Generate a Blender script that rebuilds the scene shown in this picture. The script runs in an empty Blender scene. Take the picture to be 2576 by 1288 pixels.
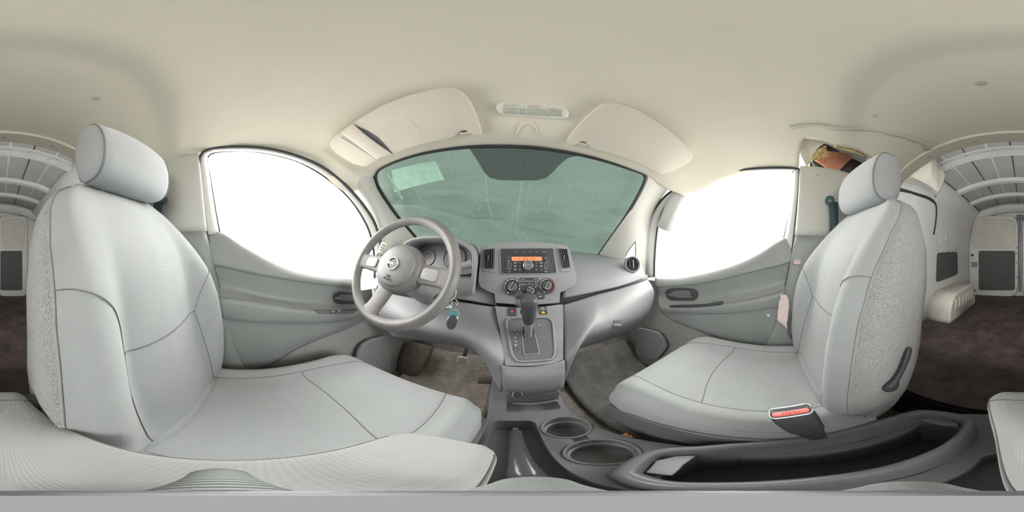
import bpy, bmesh, math, random
from mathutils import Vector as V, Matrix
random.seed(7)
sin, cos, tan, pi, rad = math.sin, math.cos, math.tan, math.pi, math.radians
W_, H_ = 2576, 1288
CZ = .82                      # eye height over the cab floor; shapes below are written relative to the eye
SC = bpy.context.scene
COL = SC.collection
# ---------------------------------------------------------------- camera, sky, exposure
cam = bpy.data.cameras.new('camera'); co = bpy.data.objects.new('camera', cam); COL.objects.link(co)
cam.type = 'PANO'
cam.panorama_type = 'EQUIRECTANGULAR' if hasattr(cam, 'panorama_type') else None
try:
    cam.cycles.panorama_type = 'EQUIRECTANGULAR'
except Exception:
    pass
cam.clip_start = .005; cam.clip_end = 200
co.location = (0, 0, CZ); co.rotation_euler = (rad(90), 0, 0)
SC.camera = co
w = bpy.data.worlds.new('overcast sky'); SC.world = w; w.use_nodes = True
bg = w.node_tree.nodes['Background']; bg.inputs[0].default_value = (1, .985, .96, 1); bg.inputs[1].default_value = 9.0
SC.view_settings.view_transform = 'Standard'; SC.view_settings.look = 'None'
SC.view_settings.gamma = 1; SC.view_settings.use_curve_mapping = False
SC.view_settings.exposure = -0.10
SC.cycles.max_bounces = 16; SC.cycles.diffuse_bounces = 10; SC.cycles.glossy_bounces = 4
SC.cycles.transparent_max_bounces = 12; SC.cycles.transmission_bounces = 6
SC.cycles.sample_clamp_indirect = 6
SC.cycles.use_denoising = True
def area(name, loc, to, sx, sy, power, col=(1, 1, 1)):
    l = bpy.data.lights.new(name, 'AREA'); l.shape = 'RECTANGLE'; l.size = sx; l.size_y = sy; l.energy = power; l.color = col
    o = bpy.data.objects.new(name, l); COL.objects.link(o); o.location = V(loc) + V((0, 0, CZ))
    o.rotation_euler = (V(to) - V(loc)).to_track_quat('-Z', 'Y').to_euler(); return o
# daylight pouring in through the two side windows
area('daylight_left', (-1.15, .15, .50), (.1, 0, -.3), 1.0, .8, 18, (1, .985, .95))
area('daylight_right', (1.35, .15, .50), (0, 0, -.3), 1.0, .8, 20, (1, .985, .95))
# added fill light, facing back unseen from the cab, to brighten the cargo bay
area('cargo_fill', (.09, -.70, .05), (.09, -2.4, .05), 1.3, .9, 9, (1, .985, .95))
# ---------------------------------------------------------------- directions and points
def D(px, py):
    az = (px/W_-.5)*2*pi; el = (.5-py/H_)*pi
    return V((sin(az)*cos(el), cos(az)*cos(el), sin(el)))
def P(px, py, x=None, y=None, z=None, r=None):
    d = D(px, py)
    if x is not None: k = x/d.x
    elif y is not None: k = y/d.y
    elif z is not None: k = z/d.z
    else: k = r
    return d*k
def PP(px, py, o, n):
    d = D(px, py); return d*(V(o).dot(V(n))/d.dot(V(n)))
def solve(px, py, g, lo=.1, hi=3.5):
    """first distance along a sight line where g changes sign"""
    d = D(px, py); s0 = g(d*lo); k = lo
    while k < hi:
        k2 = k+.01
        if (g(d*k2) > 0) != (s0 > 0):
            a, b = k, k2
            for _ in range(20):
                m = (a+b)/2
                if (g(d*m) > 0) != (s0 > 0): b = m
                else: a = m
            return d*a
        k = k2
    return d*hi
def lerp(a, b, t): return a+(b-a)*t
def sm(a, b, t):
    t = min(1, max(0, (t-a)/(b-a))); return t*t*(3-2*t)
def interp(tab, t):
    if t <= tab[0][0]: return tab[0][1]
    for (a, va), (b, vb) in zip(tab, tab[1:]):
        if t <= b: return va+(vb-va)*(t-a)/(b-a)
    return tab[-1][1]
def cr(p0, p1, p2, p3, t):
    return .5*((2*p1)+(p2-p0)*t+(2*p0-5*p1+4*p2-p3)*t*t+(3*p1-p0-3*p2+p3)*t**3)
def spl(pts, n):
    """n+1 points of a smooth curve through pts, evenly in arc length"""
    pts = [V(p) for p in pts]
    if len(pts) == 2: return [pts[0].lerp(pts[1], i/n) for i in range(n+1)]
    q = [pts[0]*2-pts[1]]+pts+[pts[-1]*2-pts[-2]]
    f = []
    for i in range(len(pts)-1):
        for k in range(10): f.append(cr(q[i], q[i+1], q[i+2], q[i+3], k/10))
    f.append(pts[-1])
    L = [0]
    for a, b in zip(f, f[1:]): L.append(L[-1]+(b-a).length)
    out = []; j = 0
    for i in range(n+1):
        s = L[-1]*i/n
        while j < len(L)-2 and L[j+1] < s: j += 1
        t = (s-L[j])/max(1e-9, L[j+1]-L[j]); out.append(f[j].lerp(f[j+1], min(1, t)))
    return out
def lin(pts, n):
    pts = [V(p) for p in pts]; L = [0]
    for a, b in zip(pts, pts[1:]): L.append(L[-1]+(b-a).length)
    out = []; j = 0
    for i in range(n+1):
        s = L[-1]*i/n
        while j < len(L)-2 and L[j+1] < s: j += 1
        out.append(pts[j].lerp(pts[j+1], min(1, (s-L[j])/max(1e-9, L[j+1]-L[j]))))
    return out
def patch(rows, nu, nv):
    """rows of control points -> grid of nv+1 rows, nu+1 columns"""
    rr = [spl(r, nu) for r in rows]
    cols = []
    for c in range(nu+1):
        p = [r[c] for r in rr]
        if len(p) == 2: cols.append([p[0].lerp(p[1], i/nv) for i in range(nv+1)]); continue
        q = [p[0]*2-p[1]]+p+[p[-1]*2-p[-2]]; o = []
        for i in range(nv+1):
            s = (len(p)-1)*i/nv; k = min(len(p)-2, int(s)); o.append(cr(q[k], q[k+1], q[k+2], q[k+3], s-k))
        cols.append(o)
    return [[cols[c][r] for c in range(nu+1)] for r in range(nv+1)]
def frame(o, n, up=(0, 0, 1)):
    """matrix: z along n, y near up, x right as seen from the front (looking against n)"""
    n = V(n).normalized(); u = V(up); u = (u-n*u.dot(n)).normalized(); x = u.cross(n)
    m = Matrix.Identity(4)
    for i, a in enumerate((x, u, n)): m[0][i], m[1][i], m[2][i] = a
    m[0][3], m[1][3], m[2][3] = o
    return m
def rrect(w, h, r, n=5):
    o = []
    for cx, cy, a0 in ((w/2-r, h/2-r, 0), (-w/2+r, h/2-r, 90), (-w/2+r, -h/2+r, 180), (w/2-r, -h/2+r, 270)):
        for i in range(n+1):
            a = rad(a0+90*i/n); o.append((cx+r*cos(a), cy+r*sin(a)))
    return o
def ell(a, b, n=32): return [(a*cos(2*pi*i/n), b*sin(2*pi*i/n)) for i in range(n)]
def rnd(q, r=.25, n=5):
    out = []; N = len(q)
    for i in range(N):
        a, b, c = V((*q[i-1], 0)), V((*q[i], 0)), V((*q[(i+1) % N], 0)); p0 = b.lerp(a, r); p1 = b.lerp(c, r)
        for j in range(n+1):
            t = j/n; p = p0*(1-t)**2+b*2*t*(1-t)+p1*t*t; out.append((p.x, p.y))
    return out
# ---------------------------------------------------------------- mesh collector
class MB:
    def __init__(s): s.v = []; s.f = []
    def add(s, vs, fs, M=None):
        k = len(s.v)
        s.v += [(M@V(p)) if M is not None else V(p) for p in vs]
        s.f += [[i+k for i in f] for f in fs]; return s
    def grid(s, g, closeu=False, closev=False, M=None, flip=False):
        R, C = len(g), len(g[0]); f = []
        for r in range(R if closev else R-1):
            for c in range(C if closeu else C-1):
                q = [r*C+c, r*C+(c+1) % C, ((r+1) % R)*C+(c+1) % C, ((r+1) % R)*C+c]
                f.append(q[::-1] if flip else q)
        return s.add([p for r in g for p in r], f, M)
    def rings(s, g, M=None, cap=True):
        C = len(g[0]); s.grid(g, closeu=True, M=M)
        if cap:
            k = len(s.v)-len(g)*C
            s.f.append(list(range(k+C-1, k-1, -1))); s.f.append(list(range(len(s.v)-C, len(s.v))))
        return s
    def tube(s, path, r, n=8, cap=True, M=None, sx=1, sy=1, up=None):
        path = [V(p) for p in path]; g = []; pu = None
        for i, p in enumerate(path):
            t = (path[min(i+1, len(path)-1)]-path[max(i-1, 0)]).normalized()
            if pu is None:
                a = V(up) if up else (V((0, 0, 1)) if abs(t.z) < .9 else V((1, 0, 0)))
                pu = (a-t*a.dot(t)).normalized()
            else: pu = (pu-t*pu.dot(t)).normalized()
            b = t.cross(pu); rr = r[i] if isinstance(r, (list, tuple)) else (r(i/(len(path)-1)) if callable(r) else r)
            g.append([p+pu*(cos(2*pi*k/n)*rr*sy)+b*(sin(2*pi*k/n)*rr*sx) for k in range(n)])
        return s.rings(g, M, cap)
    def lathe(s, prof, M=None, n=28):
        """profile of (radius, height) turned about local z"""
        g = [[V((r*cos(2*pi*k/n), r*sin(2*pi*k/n), h)) for k in range(n)] for r, h in prof]
        return s.rings(g, M, True)
    def prism(s, out, z0, z1, M=None, bev=0, top=None):
        """outline (x, y) between two heights, edges eased by bev; top moves the upper outline"""
        n = len(out); cx = sum(p[0] for p in out)/n; cy = sum(p[1] for p in out)/n
        def inset(d):
            o = []
            for i in range(n):
                a = V((*out[i-1], 0)); b = V((*out[i], 0)); c = V((*out[(i+1) % n], 0))
                e1 = (b-a); e2 = (c-b)
                e1 = e1.normalized() if e1.length > 1e-9 else e2.normalized(); e2 = e2.normalized() if e2.length > 1e-9 else e1
                m = V((-(e1.y+e2.y), e1.x+e2.x, 0)); m = m.normalized() if m.length > 1e-6 else V((-e1.y, e1.x, 0))
                q = b+m*d; o.append((q.x, q.y))
            return o
        A = sum(out[i-1][0]*out[i][1]-out[i][0]*out[i-1][1] for i in range(n))
        if A < 0: out = out[::-1]
        rs = []
        if bev:
            for d, z in ((bev, z0), (bev*.3, z0+bev*.3*(1 if z1 > z0 else -1)), (0, z0+bev*(1 if z1 > z0 else -1)), (0, z1-bev*(1 if z1 > z0 else -1)), (bev*.3, z1-bev*.3*(1 if z1 > z0 else -1)), (bev, z1)):
                rs.append([V((x, y, z)) for x, y in (inset(d) if d else out)])
        else: rs = [[V((x, y, z0)) for x, y in out], [V((x, y, z1)) for x, y in out]]
        return s.rings(rs, M, True)
    def box(s, c, size, M=None, bev=0, seg=2, rot=None):
        bm = bmesh.new(); bmesh.ops.create_cube(bm, size=1)
        for v in bm.verts: v.co = V((v.co.x*size[0], v.co.y*size[1], v.co.z*size[2]))
        if bev: bmesh.ops.bevel(bm, geom=bm.edges[:], offset=bev, segments=seg, affect='EDGES', profile=.5)
        R = Matrix.Translation(V(c))
        if rot: R = R@(Matrix.Rotation(rot[2], 4, 'Z')@Matrix.Rotation(rot[1], 4, 'Y')@Matrix.Rotation(rot[0], 4, 'X'))
        if M is not None: R = M@R
        bm.verts.index_update(); s.add([v.co for v in bm.verts], [[v.index for v in f.verts] for f in bm.faces], R); bm.free(); return s
    def poly3(s, pts, n, t):
        """outline of 3D points given thickness t along n"""
        n = V(n).normalized(); a = [V(p) for p in pts]
        return s.rings([a, [p+n*t for p in a]])
def root_of(o):
    while o.parent: o = o.parent
    return o
def obj(name, mb, mat, parent=None, smooth=40, solid=0, sub=0, off=-1, bevel=0, recalc=True):
    vs = [V(p)+V((0, 0, CZ)) for p in mb.v]
    if parent is not None: base = root_of(parent).location.copy()
    else:
        lo = V((min(p[i] for p in vs) for i in range(3))); hi = V((max(p[i] for p in vs) for i in range(3)))
        base = V(((lo.x+hi.x)/2, (lo.y+hi.y)/2, lo.z))
    me = bpy.data.meshes.new(name); me.from_pydata([p-base for p in vs], [], mb.f); me.validate(); 
    if recalc:
        bm = bmesh.new(); bm.from_mesh(me); bmesh.ops.remove_doubles(bm, verts=bm.verts, dist=1e-6)
        bmesh.ops.recalc_face_normals(bm, faces=bm.faces); bm.to_mesh(me); bm.free()
    me.materials.append(mat); o = bpy.data.objects.new(name, me); COL.objects.link(o)
    if parent is not None: o.parent = parent
    else: o.location = base
    if smooth:
        me.polygons.foreach_set('use_smooth', [True]*len(me.polygons))
        if smooth < 180: me.set_sharp_from_angle(angle=rad(smooth))
    if solid:
        m = o.modifiers.new('thickness', 'SOLIDIFY'); m.thickness = solid; m.offset = off
    if bevel:
        m = o.modifiers.new('bevel', 'BEVEL'); m.width = bevel; m.segments = 2; m.limit_method = 'ANGLE'
    if sub:
        m = o.modifiers.new('smooth', 'SUBSURF'); m.levels = sub; m.render_levels = sub
    return o
def thing(name, label, cat, loc, group=None):
    o = bpy.data.objects.new(name, None); COL.objects.link(o); o.empty_display_size = .05
    o.location = V(loc)+V((0, 0, CZ)); o['label'] = label; o['category'] = cat
    if group: o['group'] = group
    return o
def tag(o, label, cat, group=None):
    o['label'] = label; o['category'] = cat
    if group: o['group'] = group
    return o
def struct(o, label=None, cat=None):
    o['kind'] = 'structure'
    if label: o['label'] = label
    if cat: o['category'] = cat
    return o
def lab(o, t): o['label'] = t; return o
def cut(o, cutters):
    """take the cutters' volumes out of o and drop them"""
    tmp = []
    for mb in cutters:
        c = obj('c', mb, o.data.materials[0], smooth=0); tmp.append(c)
        m = o.modifiers.new('b', 'BOOLEAN'); m.operation = 'DIFFERENCE'; m.solver = 'EXACT'; m.object = c
    dg = bpy.context.evaluated_depsgraph_get(); dg.update()
    me = bpy.data.meshes.new_from_object(o.evaluated_get(dg)); me.name = o.name
    o.modifiers.clear(); o.data = me
    for c in tmp: bpy.data.objects.remove(c)
    me.polygons.foreach_set('use_smooth', [True]*len(me.polygons)); me.set_sharp_from_angle(angle=rad(35))
    return o
def text(name, body, size, M, mat, parent, ext=.0003, align='CENTER', bold=0):
    cu = bpy.data.curves.new(name, 'FONT'); cu.body = body; cu.size = size; cu.align_x = align; cu.align_y = 'CENTER'; cu.extrude = ext; cu.offset = bold
    t = bpy.data.objects.new(name, cu); COL.objects.link(t)
    dg = bpy.context.evaluated_depsgraph_get(); me = bpy.data.meshes.new_from_object(t.evaluated_get(dg)); bpy.data.objects.remove(t)
    mb = MB(); mb.add([v.co.copy() for v in me.vertices], [list(p.vertices) for p in me.polygons], M)
    return obj(name, mb, mat, parent, smooth=0, recalc=False)
# ---------------------------------------------------------------- materials
def mat(name, col, rough=.6, metal=0, bump=None, var=None, spec=.5, sheen=0, trans=0, emit=None, alpha=None, coord='Object'):
    """bump: (kind, scale, strength[, distance]); var: (scale, amount) mottling of the colour itself"""
    m = bpy.data.materials.new(name); m.use_nodes = True; nt = m.node_tree; b = nt.nodes['Principled BSDF']
    b.inputs['Base Color'].default_value = (*col, 1); b.inputs['Roughness'].default_value = rough; b.inputs['Metallic'].default_value = metal
    b.inputs['Specular IOR Level'].default_value = spec
    if sheen: b.inputs['Sheen Weight'].default_value = sheen
    if trans: b.inputs['Transmission Weight'].default_value = trans
    if emit: b.inputs['Emission Color'].default_value = (*emit[0], 1); b.inputs['Emission Strength'].default_value = emit[1]
    if alpha is not None: b.inputs['Alpha'].default_value = alpha
    tc = nt.nodes.new('ShaderNodeTexCoord'); src = tc.outputs[coord]
    if var:
        n = nt.nodes.new('ShaderNodeTexNoise'); n.inputs['Scale'].default_value = var[0]; n.inputs['Detail'].default_value = var[2] if len(var) > 2 else 4
        n.inputs['Roughness'].default_value = .65
        nt.links.new(src, n.inputs['Vector']); r = nt.nodes.new('ShaderNodeMapRange')
        r.inputs['From Min'].default_value = .3; r.inputs['From Max'].default_value = .7
        r.inputs['To Min'].default_value = 1-var[1]; r.inputs['To Max'].default_value = 1+var[1]
        nt.links.new(n.outputs['Fac'], r.inputs['Value'])
        x = nt.nodes.new('ShaderNodeMix'); x.data_type = 'RGBA'; x.blend_type = 'MULTIPLY'; x.inputs[0].default_value = 1
        x.inputs['A'].default_value = (*col, 1); nt.links.new(r.outputs[0], x.inputs['B']); nt.links.new(x.outputs['Result'], b.inputs['Base Color'])
    if bump:
        k, sc, st = bump[:3]; bp = nt.nodes.new('ShaderNodeBump'); bp.inputs['Strength'].default_value = st
        bp.inputs['Distance'].default_value = bump[3] if len(bump) > 3 else .002
        if k == 'noise':
            t = nt.nodes.new('ShaderNodeTexNoise'); t.inputs['Scale'].default_value = sc; t.inputs['Detail'].default_value = 3
            nt.links.new(src, t.inputs['Vector']); h = t.outputs['Fac']
        elif k == 'voronoi':
            t = nt.nodes.new('ShaderNodeTexVoronoi'); t.inputs['Scale'].default_value = sc; nt.links.new(src, t.inputs['Vector']); h = t.outputs['Distance']
        elif k == 'weave':
            hs = []
            for dr in ((1, 0, 1), (-1, 0, 1), (0, 1, 0)):
                mp = nt.nodes.new('ShaderNodeVectorMath'); mp.operation = 'DOT_PRODUCT'; mp.inputs[1].default_value = [a*sc for a in dr]
                nt.links.new(src, mp.inputs[0]); s_ = nt.nodes.new('ShaderNodeMath'); s_.operation = 'SINE'; nt.links.new(mp.outputs['Value'], s_.inputs[0]); hs.append(s_.outputs[0])
            a = nt.nodes.new('ShaderNodeMath'); a.operation = 'MULTIPLY'; nt.links.new(hs[0], a.inputs[0]); nt.links.new(hs[1], a.inputs[1])
            c = nt.nodes.new('ShaderNodeMath'); c.operation = 'MULTIPLY_ADD'; nt.links.new(hs[2], c.inputs[0]); c.inputs[1].default_value = .6; nt.links.new(a.outputs[0], c.inputs[2]); h = c.outputs[0]
        nt.links.new(h, bp.inputs['Height']); nt.links.new(bp.outputs[0], b.inputs['Normal'])
    return m
M = {}
M['headliner'] = mat('headliner felt', (.74, .70, .60), .95, bump=('noise', 260, .35, .001), var=(2.5, .03), spec=.2)
M['visor'] = mat('visor vinyl', (.72, .665, .575), .7, bump=('noise', 300, .15, .001), var=(3, .03), spec=.3)
M['trim'] = mat('light grey pillar plastic', (.56, .55, .51), .55, bump=('noise', 500, .1, .0005))
M['fabric'] = mat('woven seat fabric', (.345, .36, .365), .9, bump=('weave', 2100, .25, .0008), var=(5, .06), spec=.25, sheen=.3)
M['fabric2'] = mat('coarse seat side fabric', (.35, .36, .355), .9, bump=('weave', 1500, .3, .001), var=(5, .06), spec=.25, sheen=.3)
M['carpet'] = mat('fuzzy grey seat carpet', (.40, .40, .405), 1, bump=('noise', 420, 1.0, .004), var=(330, .36, 3), spec=.1, sheen=.3)
M['seam'] = mat('seam thread', (.17, .175, .18), .9)
M['dash'] = mat('charcoal dashboard plastic', (.27, .27, .285), .48, bump=('noise', 700, .25, .0008))
M['dash_lo'] = mat('mid grey dashboard plastic', (.265, .26, .275), .5, bump=('noise', 700, .2, .0006))
M['door'] = mat('dark door plastic', (.27, .285, .28), .5, bump=('noise', 600, .3, .0008), var=(6, .06))
M['kick'] = mat('grey kick panel', (.33, .33, .33), .6)
M['rubber'] = mat('black rubber', (.035, .037, .04), .6)
M['black'] = mat('black plastic', (.06, .06, .066), .45, bump=('noise', 500, .15, .0005))
M['dk'] = mat('deep grey plastic', (.155, .158, .17), .36, bump=('noise', 600, .2, .0006), var=(8, .1))
M['wheel'] = mat('worn steering wheel plastic', (.195, .185, .182), .48, bump=('voronoi', 500, .3, .0006), var=(12, .15))
M['chrome'] = mat('chrome', (.75, .75, .77), .18, 1)
M['silver'] = mat('satin silver', (.55, .56, .58), .35, .8)
M['white'] = mat('white printed marks', (.8, .8, .8), .5)
M['orange'] = mat('orange marks', (.9, .25, .05), .5)
M['red'] = mat('red marks', (.75, .06, .05), .5)
M['metal'] = mat('white painted van metal', (.60, .60, .585), .45, bump=('noise', 30, .05, .004), var=(4, .07))
M['roof'] = mat('grey van roof panel', (.40, .40, .385), .6, var=(5, .06))
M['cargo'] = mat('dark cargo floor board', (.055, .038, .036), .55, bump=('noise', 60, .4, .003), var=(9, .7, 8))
M['mat'] = mat('rubber floor mat', (.46, .41, .36), .7, bump=('voronoi', 110, .9, .004), var=(14, .35, 6))
M['dirt'] = mat('dusty footwell carpet', (.28, .26, .235), .95, bump=('noise', 120, .6, .004), var=(10, .4, 6))
M['cargo_panel'] = mat('dark grey access panel', (.085, .085, .085), .7, var=(10, .1))
M['cream'] = mat('cream painted edge', (.62, .60, .52), .5)
# ================================================================ WINDSCREEN AND TARP
WSN = V((0, .9, 1)).normalized()
def gws(p, off=0): return p.z-(.436-.9*(p.y+.3*p.x*p.x-.54))-off*1.345
def WS(px, py, off=0): return solve(px, py, lambda p: gws(p, off))
header_px = [(945,440),(949,430),(962,421),(985,410),(1020,397),(1060,386),(1100,378),(1150,371),(1200,367),(1240,366),(1300,367),(1350,370),(1400,377),(1450,386),(1500,398),(1550,413),(1590,427),(1610,434),(1624,442)]
header = [WS(*p) for p in header_px]
side_l = [WS(*p) for p in [(945,440),(948,458),(958,478),(975,505),(1000,540),(1030,575),(1056,606),(1078,634)]]
side_r = [WS(*p) for p in [(1624,442),(1617,465),(1600,498),(1575,540),(1545,583),(1515,625),(1503,642)]]
cowl = [WS(1078,634), WS(1140,640), WS(1210,648), WS(1288,650), WS(1370,650), WS(1440,648), WS(1503,642)]
def coons(top, bot, lef, rig, nu, nv):
    T = spl(top, nu); B = spl(bot, nu); L = spl(lef, nv); R = spl(rig, nv); g = []
    for j in range(nv+1):
        v = j/nv; row = []
        for i in range(nu+1):
            u = i/nu
            row.append(T[i]*(1-v)+B[i]*v+L[j]*(1-u)+R[j]*u-(T[0]*(1-u)*(1-v)+T[-1]*u*(1-v)+B[0]*(1-u)*v+B[-1]*u*v))
        g.append(row)
    return g
def snap(p, off=0): return p+V((0, 0, -gws(p, off)))
# glass
m = bpy.data.materials.new('windscreen glass'); m.use_nodes = True; nt = m.node_tree; nt.nodes.clear()
o_ = nt.nodes.new('ShaderNodeOutputMaterial'); mx = nt.nodes.new('ShaderNodeMixShader'); tr = nt.nodes.new('ShaderNodeBsdfTransparent'); gl = nt.nodes.new('ShaderNodeBsdfGlossy')
tr.inputs[0].default_value = (.80, .90, .85, 1); gl.inputs['Roughness'].default_value = .03; lw = nt.nodes.new('ShaderNodeLayerWeight'); lw.inputs[0].default_value = .22
nt.links.new(lw.outputs['Facing'], mx.inputs[0]); mr = nt.nodes.new('ShaderNodeMath'); mr.operation = 'MULTIPLY_ADD'; mr.inputs[1].default_value = .16; mr.inputs[2].default_value = .03
nt.links.new(lw.outputs['Facing'], mr.inputs[0]); nt.links.new(mr.outputs[0], mx.inputs[0]); nt.links.new(tr.outputs[0], mx.inputs[1]); nt.links.new(gl.outputs[0], mx.inputs[2]); nt.links.new(mx.outputs[0], o_.inputs[0])
M['ws'] = m
m2 = m.copy(); m2.name = 'side window glass'; m2.node_tree.nodes['Transparent BSDF'].inputs[0].default_value = (.97, .985, .97, 1); M['glass'] = m2
ws = obj('window_1', MB().grid([[snap(p) for p in r] for r in coons(header, cowl, side_l, side_r, 40, 20)]), M['ws'], smooth=180)
struct(ws, 'raked tinted windscreen with scratches, blocked outside by a green tarp', 'windscreen')
# dark frit border and dotted trapezoid behind the missing mirror
MS = mat('frit mesh dots', (.04, .045, .045), .6)
nt = MS.node_tree; b = nt.nodes['Principled BSDF']; b.inputs['Alpha'].default_value = .78
fm = MB(); FO = -.003
trap_px = [(1178,369),(1190,395),(1210,425),(1225,446),(1245,453),(1300,455),(1350,454),(1375,450),(1400,428),(1420,405),(1445,392),(1470,391)]
tp = [snap(WS(*p, FO), FO) for p in [(1176,369),(1188,384),(1203,408),(1218,433),(1232,447),(1255,453),(1300,454.5),(1350,454),(1374,448),(1392,432),(1410,412),(1430,397),(1460,391)]]
tt = [snap(WS(*p, FO), FO) for p in [(1176,369),(1190,368.5),(1208,367.5),(1226,367),(1240,367),(1262,367),(1298,368),(1350,371),(1370,373.5),(1388,376),(1405,379),(1425,382),(1460,391)]]
fm.grid([tt, [a.lerp(b_, .5) for a, b_ in zip(tt, tp)], tp])
obj('frit_patch', fm, MS, ws, smooth=180)
bm_ = MB(); loop = side_l[::-1]+header[1:]+side_r[1:]
loop = spl(loop, 90)
ctr = V((0, .75, .22)); inn = []
for p in loop:
    d = (ctr-p).normalized(); q = p+d*.008; inn.append(q+V((0, 0, -gws(q, -.004))))
out = [p-(ctr-p).normalized()*.012 for p in loop]; out = [q+V((0, 0, -gws(q, -.003))) for q in out]
bm_.grid([out, inn]); obj('glass_border', bm_, M['rubber'], ws, smooth=180, solid=.001)
# scratches on the glass
sc = MB()
def scr(pts, r=.0006):
    sc.tube([snap(WS(*p, -.002), -.002) for p in pts], r, 5)
scr([(1326,371),(1322,400),(1316,440),(1308,490),(1303,540),(1299,575),(1298,606)], .0009)
scr([(1219,380),(1223,440),(1224,495),(1229,520),(1237,545),(1238,600)], .0006)
scr([(1387,495),(1382,515),(1378,527)], .0006); scr([(1043,472),(1055,495),(1065,511)], .0005)
random.seed(3)
for i in range(150):
    x = random.gauss(1270, 110); y = random.uniform(385, 600); l = random.uniform(2, 12)
    if not 1010 < x < 1560: continue
    scr([(x, y), (x+random.uniform(-2, 2), y+l*.5), (x+random.uniform(-3, 3), y+l)], random.uniform(.00018, .00045))
obj('scratches', sc, mat('scratched glass', (.62, .72, .66), .5), ws, smooth=180)
# green tarpaulin lying on the windscreen outside
m = bpy.data.materials.new('green tarpaulin'); m.use_nodes = True; nt = m.node_tree; b = nt.nodes['Principled BSDF']
b.inputs['Base Color'].default_value = (.135, .162, .148, 1); b.inputs['Roughness'].default_value = .75
tl = nt.nodes.new('ShaderNodeBsdfTranslucent'); tl.inputs[0].default_value = (.066, .083, .075, 1); mx = nt.nodes.new('ShaderNodeMixShader'); mx.inputs[0].default_value = .5
nt.links.new(b.outputs[0], mx.inputs[1]); nt.links.new(tl.outputs[0], mx.inputs[2]); nt.links.new(mx.outputs[0], nt.nodes['Material Output'].inputs[0])
tc = nt.nodes.new('ShaderNodeTexCoord'); mp = nt.nodes.new('ShaderNodeMapping'); mp.inputs['Scale'].default_value = (1.2, 5, 5); mp.inputs['Rotation'].default_value = (0, .25, .2)
nz = nt.nodes.new('ShaderNodeTexNoise'); nz.inputs['Scale'].default_value = 3; nz.inputs['Detail'].default_value = 6; nt.links.new(tc.outputs['Object'], mp.inputs[0]); nt.links.new(mp.outputs[0], nz.inputs[0])
bp = nt.nodes.new('ShaderNodeBump'); bp.inputs['Strength'].default_value = .8; bp.inputs['Distance'].default_value = .02; nt.links.new(nz.outputs[0], bp.inputs['Height']); nt.links.new(bp.outputs[0], b.inputs['Normal']); nt.links.new(bp.outputs[0], tl.inputs['Normal'])
M['tarp'] = m
tg = []
for j in range(61):
    r = []
    for i in range(91):
        yy = .50+.66*j/60; x = (-1+2*i/90)*lerp(.60, .72, j/60)
        y = yy-.3*x*x*.8
        p = V((x, y, .436-.9*(yy-.54)+.05))
        # drapes: long folds running down to the right
        s = yy+.12*x
        f = .014*sin(s*38+1.5*sin(x*2.2))*sm(.5, .9, yy)+.006*sin(s*75+x*3)+.034*math.exp(-((yy-.80-.20*x)/.028)**2)-.022*math.exp(-((yy-.86-.22*x)/.025)**2)+.026*math.exp(-((yy-.93-.26*x)/.025)**2)
        r.append(p+WSN*f)
    tg.append(r)
tarp = obj('tarpaulin', MB().grid(tg), M['tarp'], smooth=180)
tag(tarp, 'wrinkled dark green tarpaulin covering the windscreen from outside', 'tarp')
# registration sticker, washed-out pane of paper behind the driver's side of the glass
stk = MB(); q = [(985,428),(1095,405),(1118,452),(992,484)]
a = [snap(WS(*p, .006), .006) for p in q]
stk.grid([[a[0].lerp(a[1], i/6) for i in range(7)], [a[3].lerp(a[2], i/6) for i in range(7)]])
st = obj('paper_sheet', stk, mat('pale green spotted paper', (.70, .86, .78), .6, var=(30, .10, 2), emit=None), smooth=0, solid=.001)
tag(st, 'pale mint spotted paper sheet against the driver side of the windscreen', 'paper')
fr = MB(); 
for e in ([(975,436),(990,460),(1003,484),(1013,500)],):
    fr.tube([snap(WS(*p, .008), .008) for p in e], .006, 6)
tag(obj('tarp_cord', fr, mat('pale cord', (.55, .62, .58), .7)), 'pale strap along the left edge of the windscreen beside the paper', 'strap')
# ================================================================ HEADLINER
hd = sorted([(p.x, p.y, p.z) for p in header])
hy = [(-.64, .42)]+[(p[0], p[1]) for p in hd]+[(.68, .50), (.80, .46)]
hz = [(-.64, .30)]+[(p[0], p[2]) for p in hd]+[(.68, .37), (.80, .36)]
YR = -.655
ZC = [(0, .576), (.3, .588), (.55, .600), (.68, .588), (.8, .552), (.9, .502), (.96, .462), (1, .436)]
def ceil_z(x, y):
    yh = interp(hy, x); t = min(1, max(0, (y-YR)/(yh-YR))); z0 = interp(ZC, t); s = abs((x-.09)/.71)
    zh = interp(hz, x)
    k0 = .13 if x > .09 else .108; k = k0 if y > -.2 else lerp(k0, .27, sm(-.2, -.6, y))
    z = z0-k*s**2.6
    if t > .8: z = lerp(z, zh, sm(.8, 1, t)*.999 if t < 1 else 1)
    # shallow dished panel above each seat
    z += .012*math.exp(-(((x+.38)/.22)**2+((y+.25)/.25)**2)) + .012*math.exp(-(((x-.52)/.22)**2+((y+.25)/.25)**2))
    dx = abs(x-.02); yl = -.14-.55*dx*dx
    z += .026*(1-sm(yl-.07, yl+.05, y))
    return z
cg = []
NT, NX = 60, 72
for j in range(NT+1):
    t = j/NT; r = []
    for i in range(NX+1):
        x = -.635+1.44*i/NX; yh = interp(hy, x); y = lerp(YR, yh, t); r.append(V((x, y, ceil_z(x, y))))
    cg.append(r)
cgm = MB().grid(cg)
# the passenger rear corner of the board is torn out
cgm.f = [f for f in cgm.f if not (all(cgm.v[i].x > .585 for i in f) and all(-.60 < cgm.v[i].y < -.135 for i in f))]
ceiling = obj('ceiling', cgm, M['headliner'], smooth=180, solid=.006, off=1, recalc=False)
struct(ceiling, 'beige felt headliner over the two seats', 'ceiling')
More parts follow.
